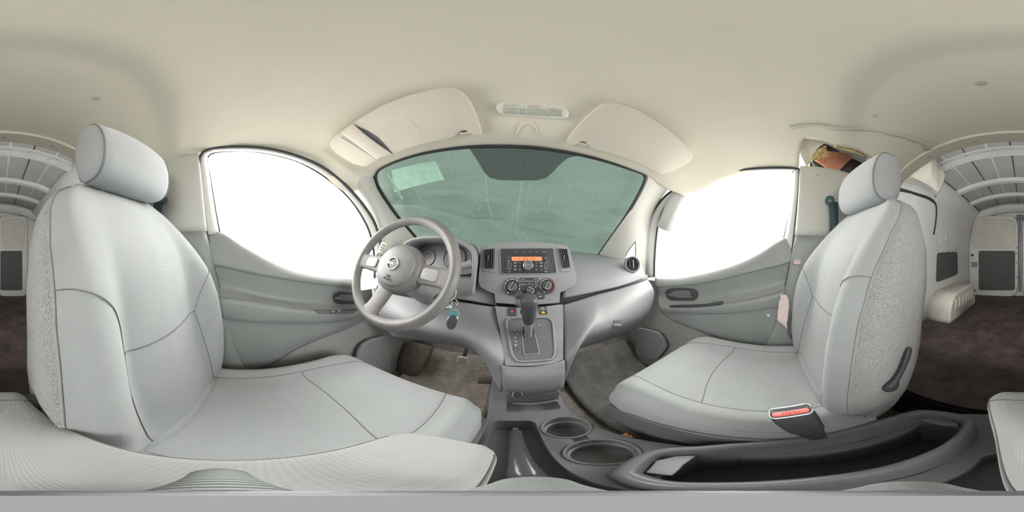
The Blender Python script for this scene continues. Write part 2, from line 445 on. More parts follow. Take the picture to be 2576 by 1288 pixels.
# rear lip of the headliner: a lower band that drops to the cargo roof
lp = MB()
rim = [V((x, YR, ceil_z(x, YR))) for x in [-.635+1.44*i/60 for i in range(61)]]
lp.grid([[p+V((0, .035, -.0)) for p in rim], [p+V((0, .03, -.012)) for p in rim], [p+V((0, -.04, -.012)) for p in rim], [p+V((0, -.055, .0)) for p in rim], [p+V((0, -.055, .22)) for p in rim]])
struct(obj('trim_1', lp, M['headliner'], smooth=30), 'beige arched rear edge of the headliner with push clips', 'trim')
def CE(px, py): return solve(px, py, lambda p: p.z-ceil_z(p.x, p.y) if p.y > YR+.002 else 1e-3 if p.z > .7 else -1)
def ceil_n(p):
    e = .01; return V((-(ceil_z(p.x+e, p.y)-ceil_z(p.x-e, p.y))/(2*e), -(ceil_z(p.x, p.y+e)-ceil_z(p.x, p.y-e))/(2*e), 1)).normalized()*-1
def disc(px, py, r, label, onlip=False):
    if onlip:
        p = P(px, py, y=YR+.0); n = V((0, 0, -1)); p.z = ceil_z(p.x, YR)-.012
        n = ceil_n(V((p.x, YR+.02, 0))); p = V((p.x, YR-.005, p.z))
    else: p = CE(px, py); n = ceil_n(p)
    o = obj('ceiling_clip', MB().lathe([(r*.98, -.004), (r, .0005), (r*.93, .0018), (r*.6, .0022), (.0001, .0022)], frame(p, n, (0, 1, 0)), 24), M['clip'], smooth=50)
    tag(o, label, 'clip', 'push clips in the headliner')
M['clip'] = mat('beige clip plastic', (.55, .53, .45), .5)
disc(243, 248, .011, 'round beige push clip in the ceiling above the driver headrest')
disc(2469, 208, .013, 'largest round push clip in the ceiling, behind the camera')
disc(2202, 291, .010, 'round push clip in the ceiling above the passenger headrest')
disc(10, 341, .012, 'oval push clip in the rear headliner edge, middle of the arch', True)
disc(135, 358, .012, 'oval push clip in the rear headliner edge near the driver headrest', True)
disc(2450, 347, .012, 'oval push clip in the rear headliner edge on the passenger half', True)
disc(2337, 372, .010, 'small push clip at the passenger end of the rear headliner edge', True)
# ================================================================ PILLARS (A)
def pillar(name, r1, r2, mt, bul, n=24, thick=.01):
    a = spl(r1, n); b_ = spl(r2, n); g = []
    for i in range(n+1):
        row = []
        for k in range(9):
            t = k/8; p = a[i].lerp(b_[i], t); p = p+bul*(4*t*(1-t)); row.append(p)
        g.append(row)
    return obj(name, MB().grid(g), mt, smooth=180)
XL, XR = -.62, .79
apl = pillar('trim_2', [snap(WS(*p, -.002)) for p in [(930,428),(941,450),(952,480),(970,510),(996,546),(1026,582),(1052,612),(1075,640)]],
    [P(*p, x=XL+.0) for p in [(880,455),(905,487),(928,520),(945,555),(955,590),(960,630),(962,680),(962,730)]], M['trim'], V((.02, -.025, 0)))
struct(apl, 'light grey windscreen pillar trim on the driver side', 'pillar trim')
apr = pillar('trim_3', [snap(WS(*p, -.002)) for p in [(1636,432),(1622,458),(1606,492),(1580,534),(1550,578),(1519,622),(1503,645)]],
    [P(*p, x=XR+.005) for p in [(1712,455),(1682,480),(1658,508),(1642,540),(1633,580),(1629,620),(1627,650),(1626,705)]], M['trim'], V((-.02, -.03, 0)))
struct(apr, 'light grey windscreen pillar trim on the passenger side', 'pillar trim')
def quarter(o, px, X):
    a = [D(*p) for p in rnd(px, .25)]
    o.modifiers.new('t', 'SOLIDIFY').thickness = .004
    dg = bpy.context.evaluated_depsgraph_get(); dg.update(); me = bpy.data.meshes.new_from_object(o.evaluated_get(dg)); o.modifiers.clear(); o.data = me
    cut(o, [MB().rings([[d*.55 for d in a], [d*1.6 for d in a]])])
    fr_ = [P(*p, x=X) for p in rnd(px, .25)]; obj('quarter_frame', MB().tube(fr_+[fr_[0]], .006, 8), M['rubber'], o, smooth=180)
    obj('quarter_glass', MB().rings([fr_, [p+V((.003, 0, 0)) for p in fr_]]), M['glass'], o, smooth=0)
quarter(apr, [(1571,649),(1579,632),(1592,614),(1599,606),(1600,630),(1598,656)], .72)
# ================================================================ FRONT DOORS
def seal(path, r, name, par, mt='rubber', sm_=60, n=8): return obj(name, MB().tube(spl(path, sm_), r, n), M[mt], par, smooth=180)
def door(side):
    L = side < 0; X = XL if L else XR; s = -side          # s points into the cab
    nm = 'door_1' if L else 'door_2'
    o = bpy.data.objects.new(nm, None); COL.objects.link(o); o.location = (X, .1, .3); o.empty_display_size = .1
    struct(o, 'dark grey driver door panel below a bright window' if L else 'dark grey passenger door panel below a bright window', 'door')
    q = lambda pts, d=0: [P(*p, x=X+s*d) for p in pts]
    if L:
        rows = [q([(523,587),(560,590),(610,618),(660,645),(710,667),(760,681),(820,691),(893,698)], -.045),
                q([(523,589),(560,594),(608,624),(660,652),(710,674),(760,688),(820,698),(893,706)], -.012),
                q([(525,655),(570,663),(640,681),(700,693),(760,703),(820,711),(860,716),(897,722)], .012),
                q([(528,668),(572,676),(640,692),(700,703),(760,712),(820,720),(860,725),(899,730)], .002),
                q([(537,715),(580,722),(640,738),(700,750),(760,756),(820,760),(860,765),(905,768)], -.008),
                q([(545,745),(585,749),(640,757),(700,766),(760,775),(820,779),(865,782),(908,778)], .022),
                q([(548,757),(588,761),(640,768),(700,778),(760,784),(820,787),(870,788),(910,782)], .040),
                q([(556,790),(592,797),(640,802),(700,803),(760,804),(820,804),(870,800),(912,788)], .036),
                q([(560,805),(596,811),(640,814),(700,817),(760,817),(820,812),(872,804),(912,793)], .022),
                q([(580,860),(610,868),(640,870),(690,868),(740,856),(800,842),(865,818),(914,798)], .012),
                q([(622,948),(632,946),(655,932),(700,905),(740,880),(800,852),(865,828),(915,804)], -.004)]
    else:
        rows = [q([(1648,697),(1700,697),(1760,688),(1810,676),(1860,659),(1910,635),(1960,605),(1998,592)], -.045),
                q([(1648,704),(1700,703),(1760,694),(1810,682),(1860,666),(1910,643),(1962,612),(1998,596)], -.012),
                q([(1650,718),(1700,716),(1760,709),(1810,700),(1860,688),(1910,675),(1955,664),(1994,652)], .010),
                q([(1652,724),(1700,722),(1760,715),(1810,706),(1860,694),(1910,681),(1955,670),(1993,658)], .002),
                q([(1655,745),(1700,745),(1760,745),(1810,741),(1860,734),(1910,724),(1950,713),(1984,704)], -.010),
                q([(1658,762),(1700,768),(1760,767),(1810,763),(1860,757),(1910,747),(1948,738),(1978,728)], .018),
                q([(1660,772),(1700,776),(1760,775),(1810,770),(1860,765),(1910,755),(1945,746),(1975,737)], .038),
                q([(1664,782),(1700,784),(1760,785),(1810,785),(1860,782),(1910,776),(1940,771),(1968,768)], .032),
                q([(1668,788),(1705,791),(1760,793),(1810,793),(1860,791),(1900,785),(1935,779),(1963,776)], .020),
                q([(1690,802),(1730,815),(1765,826),(1810,840),(1850,848),(1885,848),(1915,842),(1945,838)], .010),
                q([(1700,808),(1735,822),(1765,834),(1800,846),(1825,862),(1850,882),(1880,890),(1925,880)], -.004)]
    obj('door_panel', MB().grid(patch(rows, 46, 60)), M['door'], o, smooth=180, solid=.012, off=0)
    # opening seal, painted frame, glass run
    if L:
        outer = [(622,945),(600,905),(580,855),(562,790),(548,735),(536,680),(524,620),(516,560),(509,500),(503,440),(501,405),(508,386),(525,375),(560,370),(600,369),(650,371),(700,379),(750,393),(800,414),(850,448),(890,487),(920,524),(942,560),(955,600),(960,640),(962,690)]
        inner = [(553,590),(543,540),(534,485),(525,430),(520,402),(528,388),(548,382),(600,379),(650,382),(700,391),(750,406),(795,430),(840,462),(880,500),(908,540),(928,580),(938,620),(942,660),(942,700)]
        glass_b = [(553,590),(600,612),(660,646),(720,671),(790,688),(860,696),(942,702)]
    else:
        outer = [(1922,882),(1945,830),(1962,775),(1978,715),(1990,655),(1998,592),(2003,545),(2008,495),(2011,450),(2011,427),(2000,423),(1960,422),(1900,424),(1850,429),(1800,438),(1750,452),(1700,474),(1670,497),(1645,530),(1632,565),(1625,610),(1622,655),(1621,700)]
        inner = [(1972,604),(1984,545),(1992,490),(1996,432),(1985,427),(1940,426),(1900,427),(1850,433),(1800,442),(1755,457),(1715,478),(1690,500),(1668,530),(1656,565),(1650,610),(1647,655),(1646,697)]
        glass_b = [(1972,604),(1930,630),(1880,655),(1820,676),(1760,690),(1700,697),(1646,698)]
    co_ = spl(q(outer, 0), 90); seal(q(outer, .006), .007, 'door_seal', o)
    k0 = 0.3 if L else .24
    no = [p for p in co_[int(90*k0):]]
    ni = spl(q(inner, -.03), len(no)-1)
    mbf = MB(); mbf.grid([no, [a.lerp(b_, .5)+V((s*.006, 0, 0)) for a, b_ in zip(no, ni)], ni]); obj('window_frame', mbf, M['metal'], o, smooth=60, solid=.01)
    gi = spl(q(inner, -.028), 80); seal(q(inner, -.024), .006, 'glass_channel', o)
    # pane
    gt = spl(q(inner, -.04), 60); gb = spl(q(glass_b, -.045), 60)
    obj('window_glass', MB().grid([gt, [a.lerp(b_, .5) for a, b_ in zip(gt, gb)], gb]), M['glass'], o, smooth=180)
    # cream painted edge of the door seen beyond the seal
    if L: ed = [(538,660),(552,730),(566,790),(584,850),(604,905),(630,952)]
    else: ed = [(1990,680),(1980,720),(1968,765),(1953,815),(1938,860),(1925,885)]
    obj('door_edge', MB().tube(spl(q(ed, .004), 30), .0035, 6), M['cream'], o, smooth=180)
    # inner handle in a cup, armrest pocket and window switches
    if L:
        cup = [(836,745),(842,736),(860,733),(905,740),(912,752),(905,764),(860,764),(842,760)]; hn = [(843,750),(860,752),(880,754),(903,755)]
        hb = [(850,745),(856,739),(895,742),(900,753),(870,751),(850,749)]
        pk = [(722,773),(760,778),(820,780),(880,779),(898,777),(892,789),(850,791),(790,791),(738,789)]
    else:
        cup = [(1674,735),(1682,727),(1705,723),(1745,726),(1756,740),(1745,757),(1705,760),(1682,752)]; hn = [(1683,740),(1700,745),(1720,747),(1742,747)]
        hb = [(1690,738),(1696,731),(1735,730),(1742,743),(1715,744),(1694,742)]
        pk = [(1685,767),(1730,766),(1780,764),(1822,756),(1815,768),(1780,773),(1730,775),(1690,775)]
    hd_ = obj('handle_cup', MB().poly3(spl(q(cup+[cup[0]], .001), 40)[:-1], (s, 0, 0), .006), M['black'], o, smooth=30)
    obj('door_handle', MB().tube(spl(q(hn, .016), 12), .0065, 8, sx=1.0).poly3(q(rnd(hb, .25), .01), (s, 0, 0), .006), M['dk'], o, smooth=60)
    obj('armrest_pocket', MB().poly3(q(rnd(pk, .25), .03), (s, 0, 0), .012), M['black'], o, smooth=30)
    if L:
        sp = [(790,778),(815,779),(880,781),(893,779),(888,787),(850,789),(797,788)]
        wp = obj('switch_panel', MB().poly3(q(sp, .040), (s, 0, 0), .008), M['dk'], o, smooth=30)
        for a, b_ in ((836, 784), (852, 782)):
            c = P(a, b_, x=X+s*.051); obj('window_switch', MB().box(c, (.008, .016, .012), bev=.002), M['dk'], wp)
            obj('switch_mark', MB().box(c+V((s*.005, 0, .001)), (.001, .006, .003)), M['white'], wp)
    else:
        obj('white_sticker', MB().box(P(1933, 793, x=X+s*.024), (.004, .012, .010)), M['white'], o, smooth=0)
        c = P(1798, 759, x=X+s*.044); obj('window_switch', MB().box(c, (.006, .02, .01), bev=.002), M['dk'], o)
    return o
door(-1); door(1)
wl = MB()
# body side under and ahead of the doors: kick panels
for s, X in ((-1, XL), (1, XR)):
    k = MB(); nm = 'wall_left' if s < 0 else 'wall_right'
    xs = X+s*.012
    k.box((xs+s*.01, .67, -.50), (.02, .95, .66)); k.box((xs+s*.013, .86, -.23), (.02, .56, .14))
    k.box((xs+s*.013, 0, -.56), (.02, .68, .52))
    k.box((xs+s*.055, -.42, -.20), (.03, .44, 1.3)); k.box((xs+s*.03, -.42, -.70), (.09, .44, .30))
    struct(obj(nm, k, M['kick'], smooth=0), 'grey body side panel beside the footwell', 'wall')
# B pillar trims
def bpillar(L):
    X = XL if L else XR; s = 1 if L else -1
    if L:
        up = [[P(500,388,x=X), P(506,450,x=X), P(512,515,x=X), P(520,582,x=X)],
              [P(490,386,x=X+.015), P(496,450,x=X+.02), P(502,515,x=X+.022), P(508,582,x=X+.025)]]
    else:
        up = [[P(2013,420,x=X), P(2010,480,x=X), P(2006,540,x=X), P(2001,592,x=X)],
              [P(2024,418,x=X-.02), P(2021,480,x=X-.025), P(2017,540,x=X-.03), P(2012,592,x=X-.035)]]
    zt = up[0][0].z; zb = up[0][3].z
    up += [[V((X+s*.022, -.34, lerp(zt+.0, zb, k/3))) for k in range(4)], [V((X+s*.005, -.46, lerp(zt, zb, k/3))) for k in range(4)], [V((X-s*.03, -.50, lerp(zt, zb, k/3))) for k in range(4)]]
    up = [[p.copy() for p in r] for r in up]
    for r in up: r[0].z = min(r[0].z, .50)
    a = obj('trim_4' if L else 'trim_5', MB().grid(patch(up, 12, 24)), M['trim'], smooth=180, solid=.008, off=0)
    struct(a, 'upper beige door pillar trim behind the %s window' % ('driver' if L else 'passenger'), 'pillar trim')
    # cap button
    p = P(447, 412, x=X+.02) if L else P(2057, 438, x=X-.03)
    obj('trim_button', MB().lathe([(.011, -.003), (.0115, .001), (.010, .002), (.0001, .0022)], frame(p+V((s*.004, 0, 0)), (s, 0, 0))), M['trim'], a)
    lo = []
    zs = [zb-.002, zb-.15, zb-.3, zb-.45, zb-.62]
    edge = [(520,584),(545,690),(566,780),(590,865),(625,950)] if L else [(2001,594),(1988,665),(1968,765),(1945,835),(1922,885)]
    e0 = [P(*p, x=X) for p in edge]
    lo.append(e0); lo.append([p+V((s*.03, -.02, 0)) for p in e0])
    lo.append([V((X+s*.03, -.34-(.0), p.z)) for p in e0]); lo.append([V((X-s*.01, -.48, p.z)) for p in e0])
    b_ = obj('trim_6' if L else 'trim_7', MB().grid(patch(lo, 16, 20)), M['door'], smooth=180, solid=.008, off=0)
    struct(b_, 'lower dark door pillar trim beside the %s seat' % ('driver' if L else 'passenger'), 'pillar trim')
bpillar(True); bpillar(False)
# body between door top and headliner (keeps daylight out above the windows)
for s, X in ((-1, XL), (1, XR)):
    g = []
    pts = [(.62, .10), (.52, .28), (.42, .38), (.25, .46), (0, .52), (-.2, .54), (-.5, .52), (-.7, .5)]
    up_ = [V((X+s*.03, y, z+.0)) for y, z in pts]; 
    # roof rail
    rr = [V((X+s*.005, y, min(z, ceil_z(X+s*.012, y)+.002) if y < interp(hy, X) else z)) for y, z in pts]
    mb = MB(); mb.tube([V((X+s*.05, y, z+.075)) for y, z in (pts if s < 0 else pts[:5])], .055, 8); 
    struct(obj('wall_left' if s < 0 else 'wall_right', mb, M['metal'], smooth=180), 'roof rail above the front door', 'wall')
# outer roof skin keeps the sky out above the headliner
mb = MB(); mb.grid([[V((x, y, ceil_z(max(-.63, min(.8, x)), min(y, interp(hy, x)))+.045+max(0, x-.50)*.75*(1-sm(-.15, .0, y)))) for x in [-.70+1.58*i/30 for i in range(31)]] for y in [-.66+1.15*j/24 for j in range(25)]])
struct(obj('ceiling', mb, M['roof'], smooth=180, solid=.01), 'van roof above the headliner', 'roof')

struct(obj('floor', MB().box((0, 0, -1.32), (14, 14, .04)), mat('pale ground outside', (.45, .44, .42), .9), smooth=0), 'ground outside the van', 'ground')
from mathutils.bvhtree import BVHTree
def bvh(*os):
    vs = []; fs = []
    for o in os:
        k = len(vs); vs += [root_of(o).location+v.co for v in o.data.vertices]
        fs += [[i+k for i in p.vertices] for p in o.data.polygons]
    return BVHTree.FromPolygons(vs, fs)
def RC(px, py, b, lift=0):
    d = D(px, py); h = b.ray_cast(V((0, 0, CZ)), d)
    if h[0] is None: return None, None
    n = h[1] if h[1].dot(d) < 0 else -h[1]
    return h[0]-V((0, 0, CZ))+n*lift, n
def decal_line(name, pts, b, r, mt, par, lift=0, n=30, sub=6):
    q = spl([(p[0], p[1], 0) for p in pts], n); P3 = [RC(p.x, p.y, b, lift)[0] for p in q]; P3 = [p for p in P3 if p]
    return obj(name, MB().tube(P3, r, sub), mt, par, smooth=180) if len(P3) > 1 else None
# ================================================================ CARGO BAY
YB = -2.4; ZF = -.60; CX = .09; HW = .75
struct(obj('floor', MB().box((CX, (-.42+YB)/2-.05, ZF-.02), (1.6, YB*-1-.42+.1, .04)), M['cargo'], smooth=0), 'dark stained cargo floor board', 'floor')
struct(obj('floor', MB().box((CX, .35, -.84), (1.5, 2.0, .04)), M['dirt'], smooth=0), 'dusty cab floor', 'floor')
struct(obj('trim_8', MB().box((CX, -.43, -.72), (1.4, .03, .20)), M['cargo'], smooth=0), 'dark step up to the cargo floor', 'step')
def roof_z(x): return .775-.16*((x-CX)/HW)**2-.05*((x-CX)/HW)**6
def side_wall(s):
    X = CX+s*HW; k = -s
    mb = MB(); ys = [-.5, -.8, -1.2, -1.6, -2.0, -2.3, -2.42]
    prof = [(0, ZF-.02), (0, -.3), (0, .1), (.02, .3), (.06, .5), (.14, .60), (.20, .66)]
    g = [[V((X+k*d*1.0, y, z)) for d, z in prof] for y in ys]
    mb.grid(g)
    o = obj('wall_left' if s < 0 else 'wall_right', mb, M['metal'], smooth=50, solid=.03, off=1 if s > 0 else -1)
    for m_ in o.modifiers: m_.offset = 0
    struct(o, 'white metal cargo side wall', 'wall'); return o, X, k
wr, X, k = side_wall(1)
def onx(pts, x): return [P(*p, x=x) for p in pts]
def rel(name, pts, par, mt, d=.006, x=.84, nrm=(-1, 0, 0), bev=0): return obj(name, MB().poly3(onx(pts, x), nrm, d), M[mt], par, smooth=30, bevel=bev)
xs = X-.016
rel('access_panel', rnd([(2357,636),(2408,633),(2409,690),(2354,711)], .12), wr, 'cargo_panel', .004, xs)
# pressed recess panel in the upper wall, with its rib
g = rnd([(2366,524),(2404,548),(2402,605),(2362,616)], .2)
rel('pressed_panel', g, wr, 'metal', .008, xs, bev=.003)
obj('rib', MB().tube(spl(onx([(2386,548),(2378,605)], xs-.01), 6), .007, 6), M['metal'], wr, smooth=180)
for a in ((2363,511),(2384,631),(2405,627)):
    obj('slot', MB().lathe([(.008, -.002), (.008, .003), (.0001, .003)], frame(P(*a, x=xs), (-1, 0, 0)), 12), M['rubber'], wr)
obj('bolt', MB().lathe([(.012, 0), (.012, .02), (.008, .03), (.0001, .03)], frame(P(2363,537,x=xs), (-1, 0, 0)), 12), M['dk'], wr)
# sliding door window with thick seal
WB = bvh(wr)
wi = [(2180,470),(2260,478),(2320,492),(2345,505),(2352,525),(2350,560),(2345,590)]
obj('window_seal', MB().tube([RC(p.x, p.y, WB, .006)[0] for p in spl([(a, b_, 0) for a, b_ in wi], 40)], .017, 8), M['rubber'], wr, smooth=180)
obj('door_rail', MB().tube([RC(p.x, p.y, WB, .004)[0] for p in spl([(2200,448,0),(2260,456,0),(2320,475,0),(2352,492,0)], 20)], .018, 8), M['metal'], wr, smooth=180)
# wheel arch
wa = MB(); prof = [(-1.22, ZF), (-1.25, -.44), (-1.29, -.39), (-1.37, -.345), (-1.80, -.33), (-1.87, -.36), (-1.95, -.46), (-1.96, ZF)]
p1 = lin([V((0, y, z)) for y, z in prof], 30)
wa.grid([[p+V((X, 0, 0)) for p in p1], [V((X-.225, lerp(p.y, -1.59, .01), lerp(p.z, ZF, .01))) for p in p1], [V((X-.238, lerp(p.y, -1.59, .04), lerp(p.z, ZF, .05))) for p in p1], [V((X-.24, lerp(p.y, -1.59, .2), lerp(p.z, ZF, .3))) for p in p1], [V((X-.24, lerp(p.y, -1.59, .9), ZF)) for p in p1]])
arch = obj('wheel_arch', wa, mat('aged cream wheel arch', (.60, .575, .51), .55, var=(12, .12)), smooth=28, solid=.004, off=0)
struct(arch, 'chipped white wheel arch box on the cargo floor', 'wheel arch')
for i in range(6):
    t = -1.35-.09*i; obj('pressed_rib', MB().tube([V((X-.243, t, -.40)), V((X-.243, t+.01, -.46)), V((X-.243, t+.03, -.50))], .006, 6), M['metal'], arch, smooth=180)
ch = MB(); random.seed(5)
for i in range(36):
    t = i/35; y = lerp(-1.30, -1.85, t); z = -.385+.05*math.sin(pi*t)-.02+random.uniform(-.006, .006); ch.box((X-.232+random.uniform(-.004, .001), y, z), (.006, random.uniform(.004, .012), random.uniform(.004, .014)), bev=.001)
obj('paint_chips', ch, M['dk'], arch, smooth=0)
wL, XLc, k = side_wall(-1)
obj('window_seal', MB().tube([P(190,482,x=XLc+.03), P(150,500,x=XLc+.03), P(120,520,x=XLc+.03)], .012, 8), M['rubber'], wL, smooth=180)
wa2 = MB(); wa2.grid([[p+V((XLc, 0, 0)) for p in p1], [V((XLc+.20, lerp(p.y, -1.59, .02), lerp(p.z, ZF, .03))) for p in p1], [V((XLc+.24, lerp(p.y, -1.59, .25), lerp(p.z, ZF, .3))) for p in p1], [V((XLc+.24, lerp(p.y, -1.59, .9), ZF)) for p in p1]])
struct(obj('wheel_arch', wa2, M['metal'], smooth=60, solid=.004, off=0), 'white wheel arch box behind the driver seat', 'wheel arch')
# roof with swages, four bows
rf = MB(); xsn = [CX-HW+.17+(2*HW-.34)*i/40 for i in range(41)]
xsn = [CX-HW-.0+(2*HW)*i/48 for i in range(49)]
rf.grid([[V((x, y, roof_z(x))) for x in xsn] for y in (-.60, -1.0, -1.5, -2.0, -2.5)])
roof = struct(obj('ceiling', rf, M['roof'], smooth=180, solid=.01, off=0), 'grey ribbed metal roof of the cargo bay', 'roof')
for i, x in enumerate([-.5, -.36, -.22, -.08, .06, .20, .34, .48, .62]):
    x += .02; obj('roof_swage', MB().tube([V((x, y, roof_z(x)-.0055)) for y in (-.62, -1.2, -1.8, -2.4)], .0075 if i % 2 else .0045, 6, sx=1.3, sy=.5), M['metal' if i % 2 else 'cargo_panel'], roof, smooth=180)
def bow(yc, w, dz, n, lip):
    mb = MB(); xs_ = [CX-HW+.10+(2*HW-.20)*i/40 for i in range(41)]
    pr = [(w/2+.012, 0.004), (w/2, 0.002), (w/2-.004, -.028), (-w/2+.004, -.028), (-w/2, .002), (-w/2-.012, .004)]
    mb.grid([[V((x, yc+a, roof_z(x)+b-dz)) for a, b in pr] for x in xs_])
    o = obj('roof_bow', mb, M['metal'], roof, smooth=30, solid=.003, off=0)
    for i in range(n):
        x = lerp(CX-HW+.22, CX+HW-.22, (i+.5)/n); obj('slot', MB().box((x, yc+w/2-.004-.0, roof_z(x)-.016-dz), (.014, .006, .006), bev=.002), M['rubber'], o)
    for i in range(4):
        x = lerp(CX-HW+.2, CX+HW-.2, (i+.5)/4); obj('joint', MB().box((x, yc, roof_z(x)-.029-dz), (.035, w+.004, .006), bev=.002), M['metal'], o)
bow(-1.00, .075, .012, 6, 1); bow(-1.50, .06, .012, 0, 1); bow(-1.90, .055, .012, 0, 1)
struct(obj('trim_9', MB().grid([[V((x, YB+a, roof_z(x)+b)) for a, b in ((.10, 0), (.09, -.05), (.04, -.11), (.0, -.115))] for x in xsn]), M['metal'], smooth=60, solid=.004, off=0), 'white header above the rear doors', 'trim')
for s in (-1, 1):
    x = CX+s*(HW-.15)
    mb = MB().tube([V((x, y, .645)) for y in (-.62, -1.2, -1.8, -2.38)], .022, 8, sx=1.4)
    struct(obj('trim_10' if s < 0 else 'trim_11', mb, M['metal'], smooth=180), 'roof side rail of the cargo bay', 'trim')
for p in ((2377,474),(2430,519),(126,471),(80,514)):
    c = P(*p, y=-1.50 if p[0] in (2377, 126) else -2.25)
    tag(obj('hook', MB().lathe([(.016, 0), (.016, .006), (.009, .012), (.0001, .014)], frame(c, (0, .5, -1)), 14), M['silver']), {2377: 'silver roof fixing at the passenger end of the second roof bow', 2430: 'bright silver fixing at the passenger end of the rear header', 126: 'silver roof fixing at the driver end of the second roof bow', 80: 'bright silver fixing at the driver end of the rear header'}[p[0]], 'fixing', 'silver fixings along the cargo roof')
# rear wall around the doors and the two doors
YW = YB
def ony(pts, y=YW): return [P(*p, y=y) for p in pts]
mb = MB().box((CX, YW-.03, .05), (1.55, .03, 1.5))
rear = struct(obj('wall_rear', mb, M['metal'], smooth=0), 'white metal frame around the rear doors', 'wall')
obj('access_panel', MB().poly3(ony(rnd([(2411,629),(2434,629),(2434,658),(2410,658)], .1), YW+.0), (0, 1, 0), .004), M['cargo_panel'], rear, smooth=30)
for a in ((2429,729),(2429,739)):
    obj('hole', MB().lathe([(.022, 0), (.022, .004), (.0001, .004)], frame(P(*a, y=YW-.01), (0, 1, 0)), 16), M['rubber'], rear)
obj('latch', MB().box(P(2429,568,y=YW), (.025, .02, .04), bev=.004), M['dk'], rear)
obj('bracket', MB().box(P(2415,712,y=YW), (.03, .02, .07), bev=.004), M['dk'], rear)
def pane_door(name, o_px, up_px, lo_px, lbl):
    d = struct(obj(name, MB().poly3(ony(rnd(o_px, .16), YW-.012), (0, 1, 0), .035), M['metal'], smooth=30, bevel=.006), lbl, 'door')
    obj('door_seal', MB().tube(ony(rnd(o_px, .16)+[rnd(o_px, .16)[0]], YW-.012), .007, 6), M['rubber'], d, smooth=180)
    obj('upper_panel', MB().poly3(ony(rnd(up_px, .22), YW+.02), (0, 1, 0), .010), M['cream2'], d, smooth=30, bevel=.004)
    obj('access_panel', MB().poly3(ony(rnd(lo_px, .06), YW+.022), (0, 1, 0), .005), M['cargo_panel'], d, smooth=30)
    return d
M['cream2'] = mat('aged white door metal', (.55, .53, .47), .5, var=(5, .08))
d3 = pane_door('door_3', [(2440,545),(2561,545),(2561,744),(2440,744)], [(2446,551),(2555,551),(2556,625),(2446,625)], [(2462,631),(2554,631),(2553,730),(2462,730)], 'wide rear cargo door with a large dark panel')
for a, r in (((2446,642), .022), ((2451,731), .020), ((2557,623), .009), ((2557,638), .009), ((2557,661), .009), ((2557,697), .009)):
    obj('hole', MB().lathe([(r, 0), (r, .004), (.0001, .004)], frame(P(*a, y=YW+.022), (0, 1, 0)), 16), M['rubber'], d3)
obj('cover', MB().poly3(ony([(2444,659),(2459,659),(2459,672),(2444,672)], YW+.022), (0, 1, 0), .004), mat('mid grey pad', (.24, .24, .25), .7), d3)
L3 = lambda q: [((p[0] if p[0] < 1288 else p[0]-2576), p[1]) for p in q]
d4 = pane_door('door_4', L3([(2572,545),(68,545),(68,744),(2572,744)]), L3([(4,551),(62,551),(62,625),(4,625)]), L3([(1,631),(56,631),(56,730),(1,730)]), 'narrow rear cargo door behind the driver seat')
# latch column in the gap
gp = obj('door_latch', MB().box(P(2566,545,y=YW+.03), (.10, .03, .05), bev=.004).box(P(2559,553,y=YW+.03), (.025, .03, .06), bev=.004).box(P(2573,553,y=YW+.03), (.02, .03, .06), bev=.004), M['dk'])
tag(gp, 'dark metal latch at the top of the gap between the rear doors', 'latch')
st = struct(obj('trim_12', MB().box((P(2566,600,y=YW).x, YW-.01, P(2566,640,y=YW).z+.0), (.035, .015, 1.12)), M['dk'], smooth=0), 'dark gap between the rear doors', 'trim')
# ---------------------------------------------------------------- torn headliner on the passenger side
FT = mat('loose headliner cloth', (.60, .575, .50), .95, bump=('noise', 40, .5, .006), var=(4, .05))
top = [(1985,318),(2040,312),(2110,320),(2180,325),(2250,335),(2310,350),(2345,372),(2354,388)]
bot = [(2029,422,.785),(2043,400,.75),(2056,375,.68),(2079,360,.635),(2107,363,.625),(2129,369,.62),(2166,381,.62),(2205,388,.61),(2245,399,.60),(2262,409,.61),(2275,431,.62),(2296,447,.63),(2321,458,.63),(2343,471,.62),(2361,484,.61),(2372,462,.57),(2376,438,.54),(2362,415,.50),(2352,402,.47)]
def off(pts, d): return [CE(*p)*d for p in pts]
r2 = spl([P(a, b_, x=c) for a, b_, c in bot], 90)
r0 = spl(off(top, .994), 90)
g = []
for j in range(25):
    t = j/24; g.append([])
    for i, (a, b_) in enumerate(zip(r0, r2)):
        p = a.lerp(b_, t); w_ = .008*sin(pi*t)*sin(i*.28+t*3)*sin(t*5+i*.07)+.004*sin(i*.6+t*9)*sin(pi*t)
        g[-1].append(p+V((.03*sin(pi*t)-w_, 0, .02*sin(pi*t)+w_)))
cl = obj('torn_headliner', MB().grid(g), FT, smooth=180, solid=.004)
tag(cl, 'loose beige headliner cloth torn away above the passenger headrest', 'cloth')
edge = g[-1]; fo = MB(); random.seed(9)
ed = [p+V((.004, 0, -.006)) for p in edge[14:48]]
fo.tube([p+V((random.uniform(-.002, .002), random.uniform(-.002, .002), random.uniform(-.003, .001))) for p in ed], lambda t: .010*(1-t)+.004, 7)
fo.tube([P(*p, x=.70) for p in ((2041,405),(2048,396),(2057,386),(2066,378),(2078,368))], lambda t: .006+.008*sin(pi*t), 8)
for i in range(110):
    p = P(random.uniform(2048, 2080), random.uniform(374, 398), x=.69+random.uniform(0, .03)); d = V((random.uniform(-.012, .012), random.uniform(-.022, .012), random.uniform(-.016, .006))); fo.tube([p, p+d*.6+V((0, 0, .003)), p+d], .0014, 4)
for i in range(14):
    p = P(random.uniform(2052, 2080), random.uniform(378, 396), x=.71); fo.lathe([(.002, -.006), (.009, -.003), (.010, .002), (.003, .007)], Matrix.Translation(p), 7)
obj('foam_edge', fo, mat('frayed yellow foam', (.66, .52, .26), 1, bump=('noise', 300, 1, .004), var=(60, .4)), cl, smooth=60)
